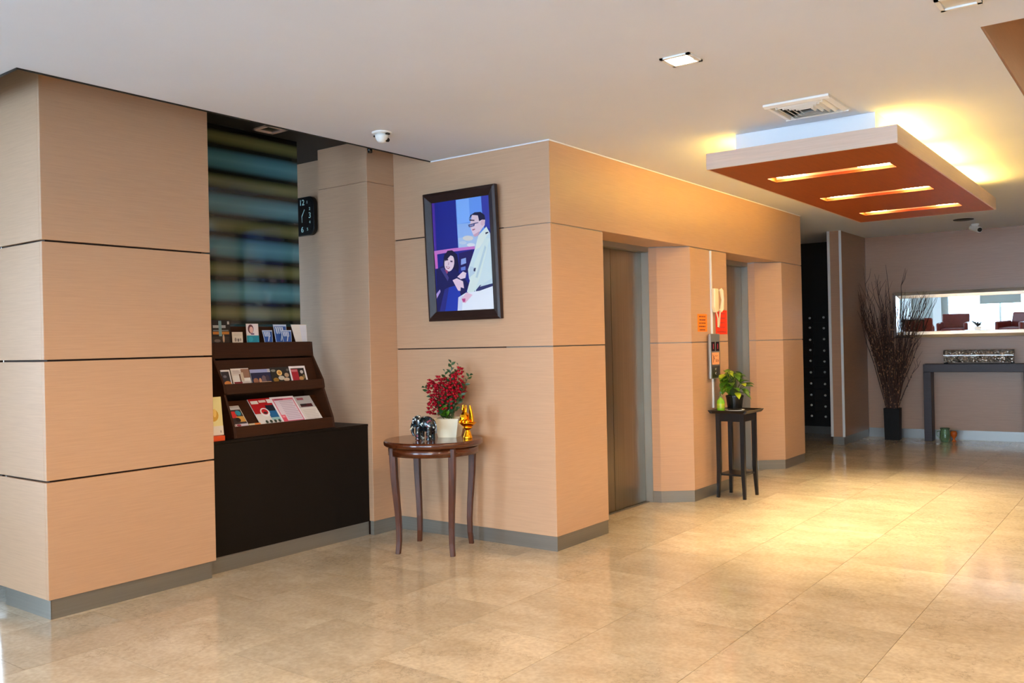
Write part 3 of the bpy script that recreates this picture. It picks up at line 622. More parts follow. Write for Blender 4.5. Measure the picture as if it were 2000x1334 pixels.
# standing man
shape([(612, 462), (642, 520), (662, 960), (666, 1010), (520, 1018), (470, 905), (462, 830), (520, 650), (546, 540)], (206, 222, 222))
shape([(612, 462), (636, 508), (560, 640), (520, 660), (546, 540)], (226, 232, 220))
shape([(600, 560), (640, 560), (560, 900), (500, 1046), (452, 1020), (520, 760)], (216, 228, 220))
shape([(600, 620), (612, 640), (540, 900), (524, 896)], (186, 206, 210)); shape([(478, 800), (524, 812), (516, 862), (470, 900)], (190, 208, 216)); shape([(510, 820), (528, 812), (522, 846), (508, 842)], (40, 40, 80))
shape([(530, 1000), (560, 962), (662, 946), (664, 984), (620, 1014), (524, 1020)], (40, 44, 96)); shape([(566, 966), (660, 900), (662, 946), (560, 976)], (196, 214, 220))
shape([(380, 1068), (440, 1030), (560, 1010), (666, 970), (672, 1165), (372, 1182)], (228, 232, 238)); shape([(380, 1068), (420, 1050), (410, 1180), (372, 1182)], (206, 212, 230))
shape([(404, 1080), (450, 1024), (500, 1046), (470, 1080), (440, 1116), (416, 1112)], (226, 184, 200)); shape([(410, 1080), (440, 1076), (438, 1106), (420, 1108)], (190, 70, 130))
shape([(482, 440), (500, 360), (560, 350), (604, 400), (600, 450), (566, 500), (530, 540), (508, 530), (496, 500), (486, 470)], (232, 202, 208))
shape([(474, 400), (486, 364), (520, 340), (566, 336), (598, 362), (604, 404), (580, 402), (556, 416), (546, 366), (500, 362)], (26, 24, 62))
ell(584, 428, 15, 26, (222, 176, 186), 0.2)
shape([(468, 446), (520, 430), (550, 424), (550, 430), (522, 438), (518, 456), (492, 466), (474, 466)], (60, 66, 110)); shape([(478, 450), (512, 440), (510, 454), (490, 460), (478, 460)], (150, 140, 180))
shape([(476, 400), (520, 404), (518, 414), (480, 412)], (60, 44, 70)); shape([(500, 486), (524, 478), (522, 488), (504, 496)], (176, 90, 110)); shape([(508, 534), (560, 500), (548, 540), (520, 548)], (206, 160, 176))
shape([(606, 512), (626, 506), (632, 514), (608, 528)], (30, 30, 60))
put('print', pm, pf)

# ------------------------------------------------------------------ round table with its four sabre legs
TZ = 0.735
rt_ = thing('round_side_table', 'round dark wooden side table with four curved legs by picture wall', 'table', (4.405, 3.965, 0))
put('tabletop', MB().lathe([(0.30, 0.694), (0.322, 0.697), (0.331, 0.706), (0.332, 0.722), (0.328, 0.731), (0.320, TZ)], 'table_wood', 64), rt_)
put('apron', MB().lathe([(0.286, 0.640), (0.302, 0.640), (0.302, 0.6935), (0.286, 0.6935)], 'table_wood', 64), rt_)
for k in range(4):
    a = math.radians(66+90*k); ca, sa = math.cos(a), math.sin(a)
    prof = [(0.289, 0.692, .032), (0.287, 0.60, .031), (0.283, 0.50, .0295), (0.275, 0.40, .028), (0.264, 0.28, .026), (0.258, 0.18, .0245), (0.259, 0.08, .023), (0.268, 0.0, .0215)]
    put('leg', MB().tube([(r*ca, r*sa, z) for r, z, w in prof], [w for _, _, w in prof], 'leg_wood', 4, rot=a+math.pi/4, smooth=False), rt_, 0.004, 2)

# black lacquer elephant
def remeshed(name, mb, voxel, mat, parent=None, smooth=8):
    o = bpy.data.objects.new('tmp', mb.mesh('tmp')); C.objects.link(o)
    m = o.modifiers.new('r', 'REMESH'); m.mode = 'VOXEL'; m.voxel_size = voxel; m.use_smooth_shade = True
    s = o.modifiers.new('s', 'SMOOTH'); s.iterations = smooth; s.factor = 0.5
    me = bpy.data.meshes.new_from_object(o.evaluated_get(bpy.context.evaluated_depsgraph_get())); bpy.data.objects.remove(o)
    me.name = name; me.materials.clear(); me.materials.append(MATS[mat])
    r = bpy.data.objects.new(name, me); C.objects.link(r); r.parent = parent; return r
ev = thing('elephant_figurine', 'small black elephant ornament with pearly inlay on round table', 'ornament', (4.30, 3.945, TZ), math.radians(90+8))
e = MB()                                                # head along +x
e.ball((-0.012, 0, 0.108), (0.070, 0.046, 0.052), 'inlay', 20, 14).ball((-0.045, 0, 0.098), (0.040, 0.042, 0.050), 'inlay', 16, 12)
e.ball((0.062, 0, 0.122), (0.034, 0.032, 0.038), 'inlay', 16, 12).ball((0.05, 0, 0.145), (0.022, 0.024, 0.02), 'inlay', 12, 8)
for x in (0.034, -0.05):
    for y in (0.024, -0.024): e.tube([(x, y, 0.09), (x+.003, y, 0.045), (x+.004, y, 0.012), (x+.006, y, 0.001)], [.021, .018, .0165, .019], 'inlay', 12)
e.tube([(0.082, 0, 0.118), (0.098, 0, 0.085), (0.098, 0, 0.05), (0.088, 0, 0.028), (0.076, 0, 0.024)], [.018, .014, .011, .008, .006], 'inlay', 12)
remeshed('body', e, 0.0035, 'inlay', ev)
for s in (1, -1):
    put('ear', MB().ball((0.036, s*0.036, 0.118), (0.026, 0.007, 0.036), 'inlay', 14, 10), ev)
    put('tusk', MB().tube([(0.086, s*0.014, 0.088), (0.098, s*0.018, 0.072), (0.108, s*0.018, 0.068)], [.005, .004, .001], 'pot_cream', 8), ev)
put('tail', MB().tube([(-0.078, 0, 0.125), (-0.09, 0, 0.1), (-0.092, 0, 0.06), (-0.088, 0, 0.05)], [.006, .004, .003, .005], 'inlay', 8), ev)

# flowers in a cream square pot
fp = thing('flower_arrangement', 'red artificial flower spikes and dark leaves in cream square pot', 'flowers', (4.55, 3.945, TZ), math.radians(24))
def square_pot(mb, w0, w1, h, t, m):
    o = [(w0, 0.0), (w1-.003, h-0.006), (w1, h-.002), (w1-.001, h), (w1-t, h), (w1-t-.004, h-.03), (w0-t, 0.012)]
    mb.lathe([(r*math.sqrt(2), z) for r, z in o], m, 4, rot=math.pi/4, smooth=False)
q = MB(); square_pot(q, 0.064, 0.088, 0.128, 0.008, 'pot_cream'); put('pot', q, fp, 0.003, 2)
put('filling', MB().box(-0.076, 0.076, -0.076, 0.076, 0.1, 0.112, 'soil'), fp)
def leaf_shape(mb, base, d, up_, ln, wd, mat, fold=0.15, curl=0.25):
    d = Vector(d).normalized(); side_ = d.cross(Vector(up_)).normalized(); nrm = side_.cross(d)
    vs = [Vector(base)]; prof = ((.18, .55), (.42, 1), (.7, .72))
    rows = []
    for t, w in prof:
        c = Vector(base)+d*ln*t - nrm*curl*ln*t*t
        rows.append((c - side_*wd*w*.5 + nrm*fold*wd*w, c, c + side_*wd*w*.5 + nrm*fold*wd*w))
    tip = Vector(base)+d*ln - nrm*curl*ln
    vs += [p for r in rows for p in r] + [tip]
    fs = [(0, 2, 1), (0, 3, 2), (1, 2, 5, 4), (2, 3, 6, 5), (4, 5, 8, 7), (5, 6, 9, 8), (7, 8, 10), (8, 9, 10)]
    mb.add(vs, fs, mat, True)
rnd = random.Random(3)
# stems given by tips relative to the pot, in world axes (x away from camera, y to the left)
inv = Matrix.Rotation(-math.radians(24), 3, 'Z')
def wl(x, y, z): return inv @ Vector((x, y, z))
spikes = [((0.0, 0.10, 0.245), (0.0, 0.03, 0.40)), ((-0.03, 0.055, 0.22), (-0.05, 0.045, 0.41)), ((-0.02, -0.03, 0.22), (-0.03, -0.075, 0.43)), ((0.0, -0.05, 0.25), (0.0, -0.105, 0.47)), ((-0.05, -0.02, 0.18), (-0.07, -0.045, 0.36)), ((-0.05, 0.095, 0.15), (-0.06, 0.10, 0.25)), ((-0.03, 0.10, 0.27), (-0.03, 0.135, 0.38)), ((0.02, -0.06, 0.26), (0.02, -0.11, 0.36))]
for m0, t0 in spikes:
    st = MB(); a = Vector((rnd.uniform(-.03, .03), rnd.uniform(-.03, .03), 0.11)); m1, t1 = wl(*m0), wl(*t0)
    pts = [a, a.lerp(m1, .5)+Vector((0, 0, .02)), m1, m1.lerp(t1, .5), t1]
    st.tube(pts, [.003, .003, .0025, .002, .0012], 'stem_green', 5)
    so = put('stem', st, fp); fl = MB()
    for i in range(34):
        t = (i/33)**0.9; c = m1.lerp(t1, t); w = 0.040*(1-t)**.6*(.45+.55*min(1, t*5)) + 0.008
        an = i*2.4; pos = c + Vector((math.cos(an)*w, math.sin(an)*w, rnd.uniform(-.008, .008)))
        for k in range(3):
            dd = Vector((math.cos(an+k-1), math.sin(an+k-1), rnd.uniform(.1, 1.0)))
            leaf_shape(fl, pos-dd*.008, dd, (0, 0, 1), 0.028, 0.021, 'flower_red', .25, .2)
        fl.ball(pos, 0.009, 'flower_red', 6, 4)
    put('blossom', fl, so, kind='stuff')
def spray(p0, p1, n, ln, wd, mat='leaf_dark'):
    st = MB(); a, b_ = wl(*p0), wl(*p1); st.tube([a, a.lerp(b_, .5)+Vector((0, 0, .012)), b_], [.003, .0025, .001], 'stem_green', 5)
    for i in range(n):
        t = .25+.75*i/(n-1); c = a.lerp(b_, t); dr = (b_-a).normalized(); an = i*2.4
        sd = dr.orthogonal().normalized(); sd = Matrix.Rotation(an, 3, dr) @ sd
        leaf_shape(st, c, dr*0.9+sd, sd.cross(dr)+Vector((0, 0, .3)), ln*(1.15-.5*t), wd, mat)
    put('leaf_spray', st, fp)
spray((0, 0, .12), (0.02, -0.01, 0.50), 22, .055, .022); spray((0, 0, .12), (0.0, -0.185, 0.42), 18, .05, .018); spray((0, 0, .12), (-0.02, 0.205, 0.335), 14, .05, .02)
spray((0, 0, .1), (-0.05, 0.03, 0.26), 16, .06, .03); spray((0, 0, .1), (-0.05, -0.04, 0.25), 16, .06, .03); spray((0, 0, .1), (-0.02, -0.13, 0.30), 14, .05, .02); spray((0, 0, .1), (0.02, 0.05, 0.44), 14, .05, .02); spray((0, 0, .1), (-0.06, 0.0, 0.2), 14, .055, .032, 'leaf')
spray((0, 0, .1), (-0.03, 0.07, 0.22), 12, .055, .03); spray((0.02, 0, .1), (0.03, -0.06, 0.48), 14, .045, .018); spray((0, 0, .1), (-0.02, 0.0, 0.34), 18, .06, .03)

# golden offering ornament
go = thing('gold_ornament', 'shiny gold pedestal ornament with bud and upright leaf on round table', 'ornament', (4.50, 3.745, TZ), 0)
put('pedestal', MB().lathe([(0.030, 0), (0.032, 0.008), (0.029, 0.016), (0.024, 0.03), (0.020, 0.045), (0.014, 0.055), (0.015, 0.06), (0.030, 0.07), (0.034, 0.078), (0.028, 0.08)], 'gold', 24), go)
put('dish', MB().lathe([(0.028, 0.0805), (0.045, 0.09), (0.058, 0.104), (0.060, 0.108), (0.056, 0.108), (0.044, 0.098), (0.02, 0.09)], 'gold', 24), go)
put('bud', MB().lathe([(0.012, 0.0985), (0.024, 0.105), (0.033, 0.125), (0.034, 0.142), (0.028, 0.16), (0.018, 0.172), (0.013, 0.18), (0.016, 0.186), (0.010, 0.194), (0.005, 0.205), (0.001, 0.222)], 'gold', 12, (0, 0.024, 0), False), go)
for s in (-1, 1): put('horn', MB().tube([(0, 0.024+s*.010, 0.165), (0, 0.024+s*.016, 0.19), (0, 0.024+s*.014, 0.215), (0, 0.024+s*.010, 0.225)], [.006, .006, .004, .001], 'gold', 8), go)
put('upright_leaf', MB().prism([(-0.052, 0.108), (-0.018, 0.10), (-0.014, 0.15), (-0.020, 0.20), (-0.026, 0.226), (-0.040, 0.185), (-0.048, 0.15)], -0.008, 0.008, 'gold', 'x'), go, 0.005, 2)
for y in (0.035, 0.008, -0.02): put('petal', MB().ball((-0.03, y, 0.112), (0.012, 0.011, 0.018), 'gold', 10, 8), go)

# ------------------------------------------------------------------ things on the middle pier
YF = YE - 0.0005
cd = MB().box(7.200, 7.222, YF-0.014, YF, 0.76, 2.13, 'white_plastic')
put('cable_trunking', cd, bevel=0.002, label='thin white cable trunking running down the wall between the lifts', cat='trunking')
ph = thing('intercom_phone', 'cream wall phone with handset and hanging cord above call panel', 'phone', (7.262, YF-0.0145, 1.60))
put('base', MB().prism([(-0.075, 0.03), (-0.065, 0.2), (0.015, 0.2), (0.02, 0.0), (-0.04, -0.01)], -0.035, 0, 'cream_plastic', 'y'), ph, 0.008, 2)
put('handset', MB().tube([(0.018, -0.045, 0.195), (0.024, -0.056, 0.178), (0.026, -0.064, 0.10), (0.024, -0.056, 0.02), (0.012, -0.045, 0.002)], [.017, .018, .013, .018, .017], 'cream_plastic', 10), ph)
put('cord', MB().tube([(-0.01, -0.02, -0.008), (0.015, -0.022, -0.06), (0.012, -0.022, -0.135), (0.026, -0.026, -0.14), (0.032, -0.03, -0.06), (0.018, -0.042, 0.0)], .006, 'cream_plastic', 6), ph)
cp = thing('lift_call_panel', 'grey steel lift call panel with two displays and a peach sticker', 'panel', (7.205, YF-0.0145, 1.01))
put('plate', MB().box(-0.10, 0.10, -0.022, 0, 0.005, 0.395, 'steel_frame'), cp, 0.004, 2)
for x in (-0.045, 0.045):
    d = put('display', MB().box(x-0.034, x+0.034, -0.0245, -0.0222, 0.245, 0.325, 'display'), cp)
    put('digit', MB().box(x-0.004, x+0.004, -0.0256, -0.0246, 0.262, 0.308, 'led_red'), d)
put('lower_plate', MB().box(-0.085, 0.085, -0.0235, -0.0221, 0.015, 0.115, 'steel_door'), cp)
for z in (0.05, 0.085): put('call_button', MB().lathe([(0.012, 0), (0.012, 0.004), (0.009, 0.005)], 'steel_skirt', 16, (0, 0, 0), True, Matrix.Translation((0, -0.0236, z)) @ Matrix.Rotation(math.pi/2, 4, 'X')), cp)
stk = MB().box(-0.075, 0.075, -0.0245, -0.0237, 0.128, 0.232, 'peach_paper')
for pts in ([(-.055, .215), (-.045, .18), (-.05, .145)], [(-.03, .205), (-.05, .16), (-.02, .185)], [(-.01, .2), (0, .205), (.01, .2)], [(.02, .2), (.04, .204)], [(-.005, .17), (.01, .175), (.005, .15), (.02, .16)], [(.03, .17), (.045, .172), (.04, .15), (.055, .16)]):
    stk.tube([(x, -0.0248, z) for x, z in pts], .0022, P((70, 40, 30)), 4)
put('sticker', stk, cp)
def notice(name, label, x0, x1, z0, z1, mat, n, ink):
    mb = MB().box(x0, x1, YF-0.0015, YF, z0, z1, mat); w = x1-x0; r5 = random.Random(int(x0*100))
    for i in range(n):
        z = z1-(z1-z0)*(i+.75)/(n+.3); x = x0+w*.1+w*.12*r5.random(); xe = x1-w*(.08+.14*r5.random())
        while x < xe:
            l = w*r5.uniform(.06, .16); mb.box(x, min(x+l, xe), YF-0.0019, YF-0.0016, z-.006, z+.006, P(ink)); x += l+w*.03
    put(name, mb, label=label, cat='notice')
notice('notice', 'small orange paper notice with five dark lines beside wall phone', 6.937, 7.125, 1.425, 1.575, 'orange_paper', 5, (120, 50, 10))
notice('notice', 'bright red paper notice with faint lines under the phone', 7.305, 7.555, 1.400, 1.615, 'red_paper', 5, (190, 34, 12))

# tall plant stand, with potted plant and bottle
ps = thing('plant_stand', 'tall narrow black wooden plant stand between the two lifts', 'stand', (7.25, 3.02, 0))
hx, hy = 0.195, 0.175
tp = MB().box(-hx+0.02, hx-0.02, -hy+0.02, hy-0.02, 0.722, 0.736, 'stand_black')
for (a0, a1, ax) in ((-1, 1, 0), (1, 1, 0), (-1, 1, 1), (1, 1, 1)):
    if ax == 0: tp.prism([(a0*(hy-.022), .722), (a0*hy, .748), (a0*(hy-.010), .750), (a0*(hy-.034), .736)], -hx, hx, 'stand_black', 'x')
    else: tp.prism([(a0*(hx-.022), .722), (a0*hx, .748), (a0*(hx-.010), .750), (a0*(hx-.034), .736)], -hy+.02, hy-.02, 'stand_black', 'y')
put('tray_top', tp, ps)
put('apron', MB().box(-0.145, 0.145, -0.125, -0.110, 0.655, 0.7215, 'stand_black').box(-0.145, 0.145, 0.110, 0.125, 0.655, 0.7215, 'stand_black').box(-0.145, -0.13, -0.11, 0.11, 0.655, 0.7215, 'stand_black').box(0.13, 0.145, -0.11, 0.11, 0.655, 0.7215, 'stand_black'), ps, 0.001, 1)
for sx in (-1, 1):
    for sy in (-1, 1):
        put('leg', MB().tube([(sx*0.128, sy*0.108, 0.7205), (sx*0.128, sy*0.108, 0.25), (sx*0.138, sy*0.118, 0)], [.0255, .0245, .017], 'stand_black', 4, rot=math.pi/4, smooth=False), ps, 0.001, 1)
put('shelf', MB().box(-0.13, 0.13, -0.11, 0.11, 0.190, 0.206, 'stand_black'), ps, 0.001, 1)
pp = thing('potted_plant', 'leafy green plant in a black ribbed pot on the stand', 'plant', (7.275, 3.04, 0.7365))
ribs = MB(); seg = 40; prof = [(0.056, 0.004), (0.060, 0.02), (0.072, 0.115), (0.076, 0.118), (0.077, 0.132), (0.070, 0.132), (0.066, 0.105)]
vs = []; fs = []
for r, z in prof:
    for i in range(seg):
        a = 2*math.pi*i/seg; rr = r*(1+(.022 if i % 2 and r < .0725 else 0)); vs.append((rr*math.cos(a), rr*math.sin(a), z))
for j in range(len(prof)-1):
    for i in range(seg): fs.append((j*seg+i, j*seg+(i+1) % seg, (j+1)*seg+(i+1) % seg, (j+1)*seg+i))
ribs.add(vs, fs, 'black_plastic'); ribs.add(vs[:seg], [tuple(range(seg))[::-1]], 'black_plastic'); put('pot', ribs, pp)
put('soil', MB().lathe([(0.06, 0.1), (0.066, 0.112), (0.0, 0.118)], 'soil', 20), pp)
put('saucer', MB().lathe([(0.075, 0.0), (0.086, 0.008), (0.084, 0.009), (0.07, 0.0035), (0.0, 0.0035)], 'white_plastic', 32), pp)
r6 = random.Random(11)
for i in range(64):
    a = r6.uniform(0, 2*math.pi); t = i/63; hgt = 0.15+0.20*(1-t)+r6.uniform(-.02, .03); rad = 0.03+0.09*(t**.6)*r6.uniform(.5, 1)
    # the crown leans up to the left, over the bottle
    tip = Vector((math.cos(a)*rad, math.sin(a)*rad + 0.05*(hgt-.15)/.2, hgt)); base = Vector((math.cos(a)*.015, math.sin(a)*.015, .11))
    if i < 7: tip = Vector((-.03+r6.uniform(-.03, .03), 0.085+r6.uniform(-.03, .03), 0.30+r6.uniform(-.03, .04)))
    tip.y = max(-0.085, min(tip.y, 0.06)); tip.x = max(-.1, min(.1, tip.x))
    st = MB(); st.tube([base, base.lerp(tip, .55)+Vector((0, 0, .03)), tip], [.0025, .002, .0015], 'stem_green', 5)
    d = Vector((math.cos(a)+r6.uniform(-.5, .5), math.sin(a)+r6.uniform(-.5, .5), r6.uniform(-.5, .35)))
    if tip.y > 0.04: d.y = min(d.y, 0.1)
    leaf_shape(st, tip, d, (0, 0, 1), r6.uniform(.07, .105), r6.uniform(.05, .075), 'leaf_lime' if i < 7 or r6.random() < .2 else 'leaf', .18, .3)
    put('leaf', st, pp)
bt = thing('pump_bottle', 'small clear bottle of green liquid with green pump beside potted plant', 'bottle', (7.115, 3.10, 0.7365))
bt.rotation_euler = (0, 0, math.radians(35))
put('bottle_body', MB().lathe([(0.026, 0), (0.032, 0.004), (0.034, 0.03), (0.034, 0.08), (0.028, 0.10), (0.014, 0.112), (0.012, 0.122)], 'gel_green', 24), bt)
put('pump', MB().lathe([(0.014, 0.1225), (0.014, 0.136), (0.006, 0.138), (0.006, 0.158), (0.011, 0.159), (0.011, 0.168), (0.004, 0.169)], 'glass_green', 16).tube([(0, 0, 0.163), (0.03, 0, 0.161), (0.036, 0, 0.155)], [.006, .005, .004], 'glass_green', 8), bt)
put('bottle_label', MB().lathe([(0.0343, 0.03), (0.0346, 0.032), (0.0346, 0.068), (0.0343, 0.07)], 'leaf_lime', 24), bt)

# ------------------------------------------------------------------ ceiling fittings
dl = thing('downlight', 'lit square downlight in white ceiling above the lobby', 'light', (3.82, 1.825, H))
f = MB()
for a in range(4): f.box(-0.075, 0.075, 0.058, 0.075, -0.008, -0.0005, 'white_plastic', Matrix.Rotation(math.pi/2*a, 4, 'Z'))
put('rim', f, dl); put('lens', MB().lathe([(0.056, -0.004), (0.056, -0.001)], 'spot_lens', 24), dl)
dl2 = thing('downlight', 'unlit square downlight with pale rim at the frame top', 'light', (3.865, 0.65, H))
f = MB()
for a in range(4): f.box(-0.075, 0.075, 0.058, 0.075, -0.012, -0.0005, 'white_plastic', Matrix.Rotation(math.pi/2*a, 4, 'Z'))
put('rim', f, dl2); put('lens', MB().box(-0.057, 0.057, -0.057, 0.057, -0.004, -0.001, 'lens_off'), dl2)
av = thing('air_diffuser', 'square white air conditioning diffuser beside hanging light panel', 'vent', (5.085, 1.650, H))
wv, wy = 0.205, 0.183
f = MB()
for s in (-1, 1):
    f.prism([(s*wv, -0.0005), (s*wv, -0.012), (s*(wv-.03), -0.020), (s*(wv-.034), -0.0005)], -wy, wy, 'white_plastic', 'y')
    f.prism([(s*wy, -0.0005), (s*wy, -0.012), (s*(wy-.03), -0.020), (s*(wy-.034), -0.0005)], -wv+.034, wv-.034, 'white_plastic', 'x')
put('frame', f, av)
put('duct', MB().box(-wv+.036, wv-.036, -wy+.036, wy-.036, -0.002, -0.0006, 'black_plastic'), av)
for k in range(4):
    ax, ay = wv-.05-.033*k, wy-.05-.028*k
    if ay < 0.02: ay = 0.018
    f = MB()
    for s in (-1, 1):
        f.prism([(s*ax, -0.003), (s*(ax+.002), -0.003), (s*(ax-.016), -0.022), (s*(ax-.019), -0.022)], -ay, ay, 'white_plastic', 'y')
        f.prism([(s*ay, -0.003), (s*(ay+.002), -0.003), (s*(ay-.014), -0.022), (s*(ay-.017), -0.022)], -ax, ax, 'white_plastic', 'x')
    put('louvre', f, av)
# eyeball camera near the alcove edge
cc = thing('security_camera', 'white eyeball security camera on ceiling near alcove edge', 'camera', (3.90, 3.885, H))
put('mount', MB().lathe([(0.062, -0.0005), (0.062, -0.006), (0.05, -0.012), (0.02, -0.014)][::-1], 'white_plastic', 28), cc)
put('eyeball', MB().lathe([(0.001, -0.066), (0.022, -0.062), (0.032, -0.05), (0.040, -0.03), (0.042, -0.0145), (0.02, -0.0142)], 'white_plastic', 28), cc)
put('lens', MB().lathe([(0.016, 0), (0.016, 0.006), (0.012, 0.007)], 'black_plastic', 16, (0, 0, 0), True, Matrix.Translation((0.018, -0.03, -0.045)) @ Matrix.Rotation(math.radians(60), 4, 'Z') @ Matrix.Rotation(math.radians(120), 4, 'Y')), cc)
for s in (-1, 1): put('bracket', MB().box(-0.012, 0.012, s*0.052-0.008, s*0.052+0.008, -0.022, -0.0125, 'black_plastic'), cc)
c2 = thing('security_camera', 'small white bullet security camera on ceiling near far wall', 'camera', (11.9, 1.87, H))
put('mount', MB().lathe([(0.03, -0.03), (0.045, -0.012), (0.045, -0.0005)], 'white_plastic', 16), c2)
put('barrel', MB().tube([(0.05, 0.05, -0.04), (-0.10, -0.06, -0.085)], [.032, .034], 'white_plastic', 16), c2)
put('lens', MB().tube([(-0.1005, -0.0605, -0.0852), (-0.108, -0.066, -0.0876)], .026, 'black_plastic', 16), c2)
put('ceiling_speaker', MB().lathe([(0.05, -0.010), (0.105, -0.008), (0.11, -0.0005)], 'dark_ceiling', 24, (11.32, 1.9, H)), label='small dark disc on ceiling near far security camera', cat='fitting')

# ------------------------------------------------------------------ hanging timber light panel
hp = thing('hanging_light_panel', 'long timber ceiling panel with three lit slots and glowing cove', 'light', (0, 0, 0))
X0, X1, Y0, Y1, ZB, ZT = 5.315, 8.825, 1.219, 2.378, 2.45, 2.553
SL = [(5.91, 6.09), (7.04, 7.22), (8.135, 8.335)]; SY0, SY1 = 1.405, 2.20
b_ = MB(); xs = [X0+.012] + [v for s in SL for v in s] + [X1-.012]
for i in range(0, len(xs), 2): b_.box(xs[i], xs[i+1], Y0+.012, Y1-.012, ZB, ZB+0.018, 'panel_wood')
for a, c in SL: b_.box(a, c, Y0+.012, SY0, ZB, ZB+.018, 'panel_wood').box(a, c, SY1, Y1-.012, ZB, ZB+.018, 'panel_wood')
put('underside', b_, hp)
put('edge_board', MB().box(X0, X0+.012, Y0, Y1, ZB-.0005, ZT, 'laminate_light'), hp); put('edge_board', MB().box(X1-.012, X1, Y0, Y1, ZB-.0005, ZT, 'laminate_light'), hp)
put('edge_board', MB().box(X0+.012, X1-.012, Y0, Y0+.012, ZB-.0005, ZT, 'laminate_light'), hp); put('edge_board', MB().box(X0+.012, X1-.012, Y1-.012, Y1, ZB-.0005, ZT, 'laminate_light'), hp)
put('top_board', MB().box(X0+.012, X1-.012, Y0+.012, 1.375, ZT-.03, ZT-.012, 'white_paint').box(X0+.012, X1-.012, 2.235, Y1-.012, ZT-.03, ZT-.012, 'white_paint').box(X0+.012, 5.48, 1.375, 2.235, ZT-.03, ZT-.012, 'white_paint').box(8.64, X1-.012, 1.375, 2.235, ZT-.03, ZT-.012, 'white_paint'), hp)
put('spacer', MB().box(5.468, 5.48, 1.375, 2.24, ZT-.012, H-.001, 'white_paint').box(8.64, 8.652, 1.375, 2.24, ZT-.012, H-.001, 'white_paint').box(5.48, 8.64, 1.375, 1.387, ZT-.012, H-.001, 'white_paint').box(5.48, 8.64, 2.228, 2.24, ZT-.012, H-.001, 'white_paint'), hp)
for i, (a, c) in enumerate(SL):
    ch = MB(); t = .008
    ch.box(a-t, a, SY0-t, SY1+t, ZB+.018, ZB+.10, 'laminate').box(c, c+t, SY0-t, SY1+t, ZB+.018, ZB+.10, 'laminate').box(a, c, SY0-t, SY0, ZB+.018, ZB+.10, 'panel_wood').box(a, c, SY1, SY1+t, ZB+.018, ZB+.10, 'panel_wood').box(a-t, c+t, SY0-t, SY1+t, ZB+.10, ZB+.108, 'panel_wood')
    so = put('light_slot', ch, hp)
    for y in (SY0+.125, SY1-.125):
        put('lamp_bulb', MB().lathe([(0.050, 0.0), (0.074, 0.003), (0.074, 0.010), (0.040, 0.016)], 'bulb', 24, (0, 0, 0), True, Matrix.Translation(((a+c)/2, y, ZB+.0185)) @ Matrix.Diagonal((1.1, 1.5, 1, 1))), so)
        lamp('slot_lamp', 'SPOT', ((a+c)/2, y, ZB+.014), 270, (1.0, 0.76, 0.42), ((a+c)/2, y, 0), spot_size=math.radians(64), spot_blend=0.9, shadow_soft_size=0.035)
for y in (1.30, 2.31):
    for x in (5.56, 6.64, 7.72):
        put('cove_tube', MB().tube([(x, y, ZT+.012), (x+.92, y, ZT+.012)], .013, 'tube_lamp', 10), hp)

# ------------------------------------------------------------------ far wall furniture
N_ = Vector((-math.cos(FA), -math.sin(FA), 0))
cs = thing('console_table', 'dark purple-brown console table with slab legs against far wall', 'table', (0, 0, 0), 0)
cy, cx_ = 1.955, 12.2
cs.location = (12.335, cy, 0); cs.rotation_euler = (0, 0, FA)
put('table_top', MB().box(-0.135, 0.125, -0.6, 0.6, 0.88, 0.98, 'console_wood'), cs, 0.003)
put('leg', MB().box(-0.135, 0.125, 0.51, 0.6, 0, 0.8795, 'console_wood'), cs, 0.003); put('leg', MB().box(-0.135, 0.125, -0.6, -0.51, 0, 0.8795, 'console_wood'), cs, 0.003)
ch = thing('silver_chest', 'long low silver chest with patterned metal facing on console table', 'chest', (12.345, 1.935, 0.9805), FA)
put('chest_body', MB().box(-0.09, 0.09, -0.385, 0.385, 0.018, 0.100, 'mosaic'), ch, 0.004)
put('lid', MB().prism([(-0.094, 0.104), (0.094, 0.104), (0.094, 0.15), (0.06, 0.175), (-0.06, 0.175), (-0.094, 0.15)], -0.39, 0.39, 'mosaic', 'y'), ch, 0.003)
rp_ = MB()
for i in range(44): rp_.tube([(-0.098, -0.385+.0175*i, 0.098), (-0.098, -0.385+.0175*i+.022, 0.112)], .006, 'silver', 6)
put('rope_trim', rp_, ch, kind='stuff')
for sx in (-1, 1):
    for sy in (-1, 1): put('foot', MB().box(sx*.075-.015, sx*.075+.015, sy*.37-.015, sy*.37+.015, 0, 0.0175, 'vase_black'), ch)
# mirror: leans forward a little at the top, swung 1.5 degrees more than the wall
mr = thing('wall_mirror', 'long silver-framed mirror with sloped frame above console table', 'mirror', (far_x(1.335)-0.06, 1.335, 1.318))
mr.rotation_euler = (0, -math.radians(2.0), FA+math.radians(1.6))
ML, MHt, MB_ = 1.605, 0.597, 0.082
def mrail(p, q, r, s):
    vs = [(0.02, *p), (0.02, *q), (0.02, *r), (0.02, *s), (-0.004, *p), (-0.004, *q), (-0.012, *r), (-0.012, *s)]
    m1 = (p[0]*.5+s[0]*.5, p[1]*.5+s[1]*.5); m2 = (q[0]*.5+r[0]*.5, q[1]*.5+r[1]*.5); vs += [(-0.018, *m1), (-0.018, *m2)]
    put('frame_rail', MB().add(vs, [(0, 1, 2, 3), (4, 8, 9, 5), (8, 7, 6, 9), (0, 4, 5, 1), (3, 2, 6, 7), (0, 3, 7, 8, 4), (1, 5, 9, 6, 2)], 'silver'), mr, 0.002, 1)
a_ = [(ML, MHt), (-ML, MHt), (-ML, 0), (ML, 0)]; i_ = [(ML-MB_, MHt-MB_), (-ML+MB_, MHt-MB_), (-ML+MB_, MB_), (ML-MB_, MB_)]
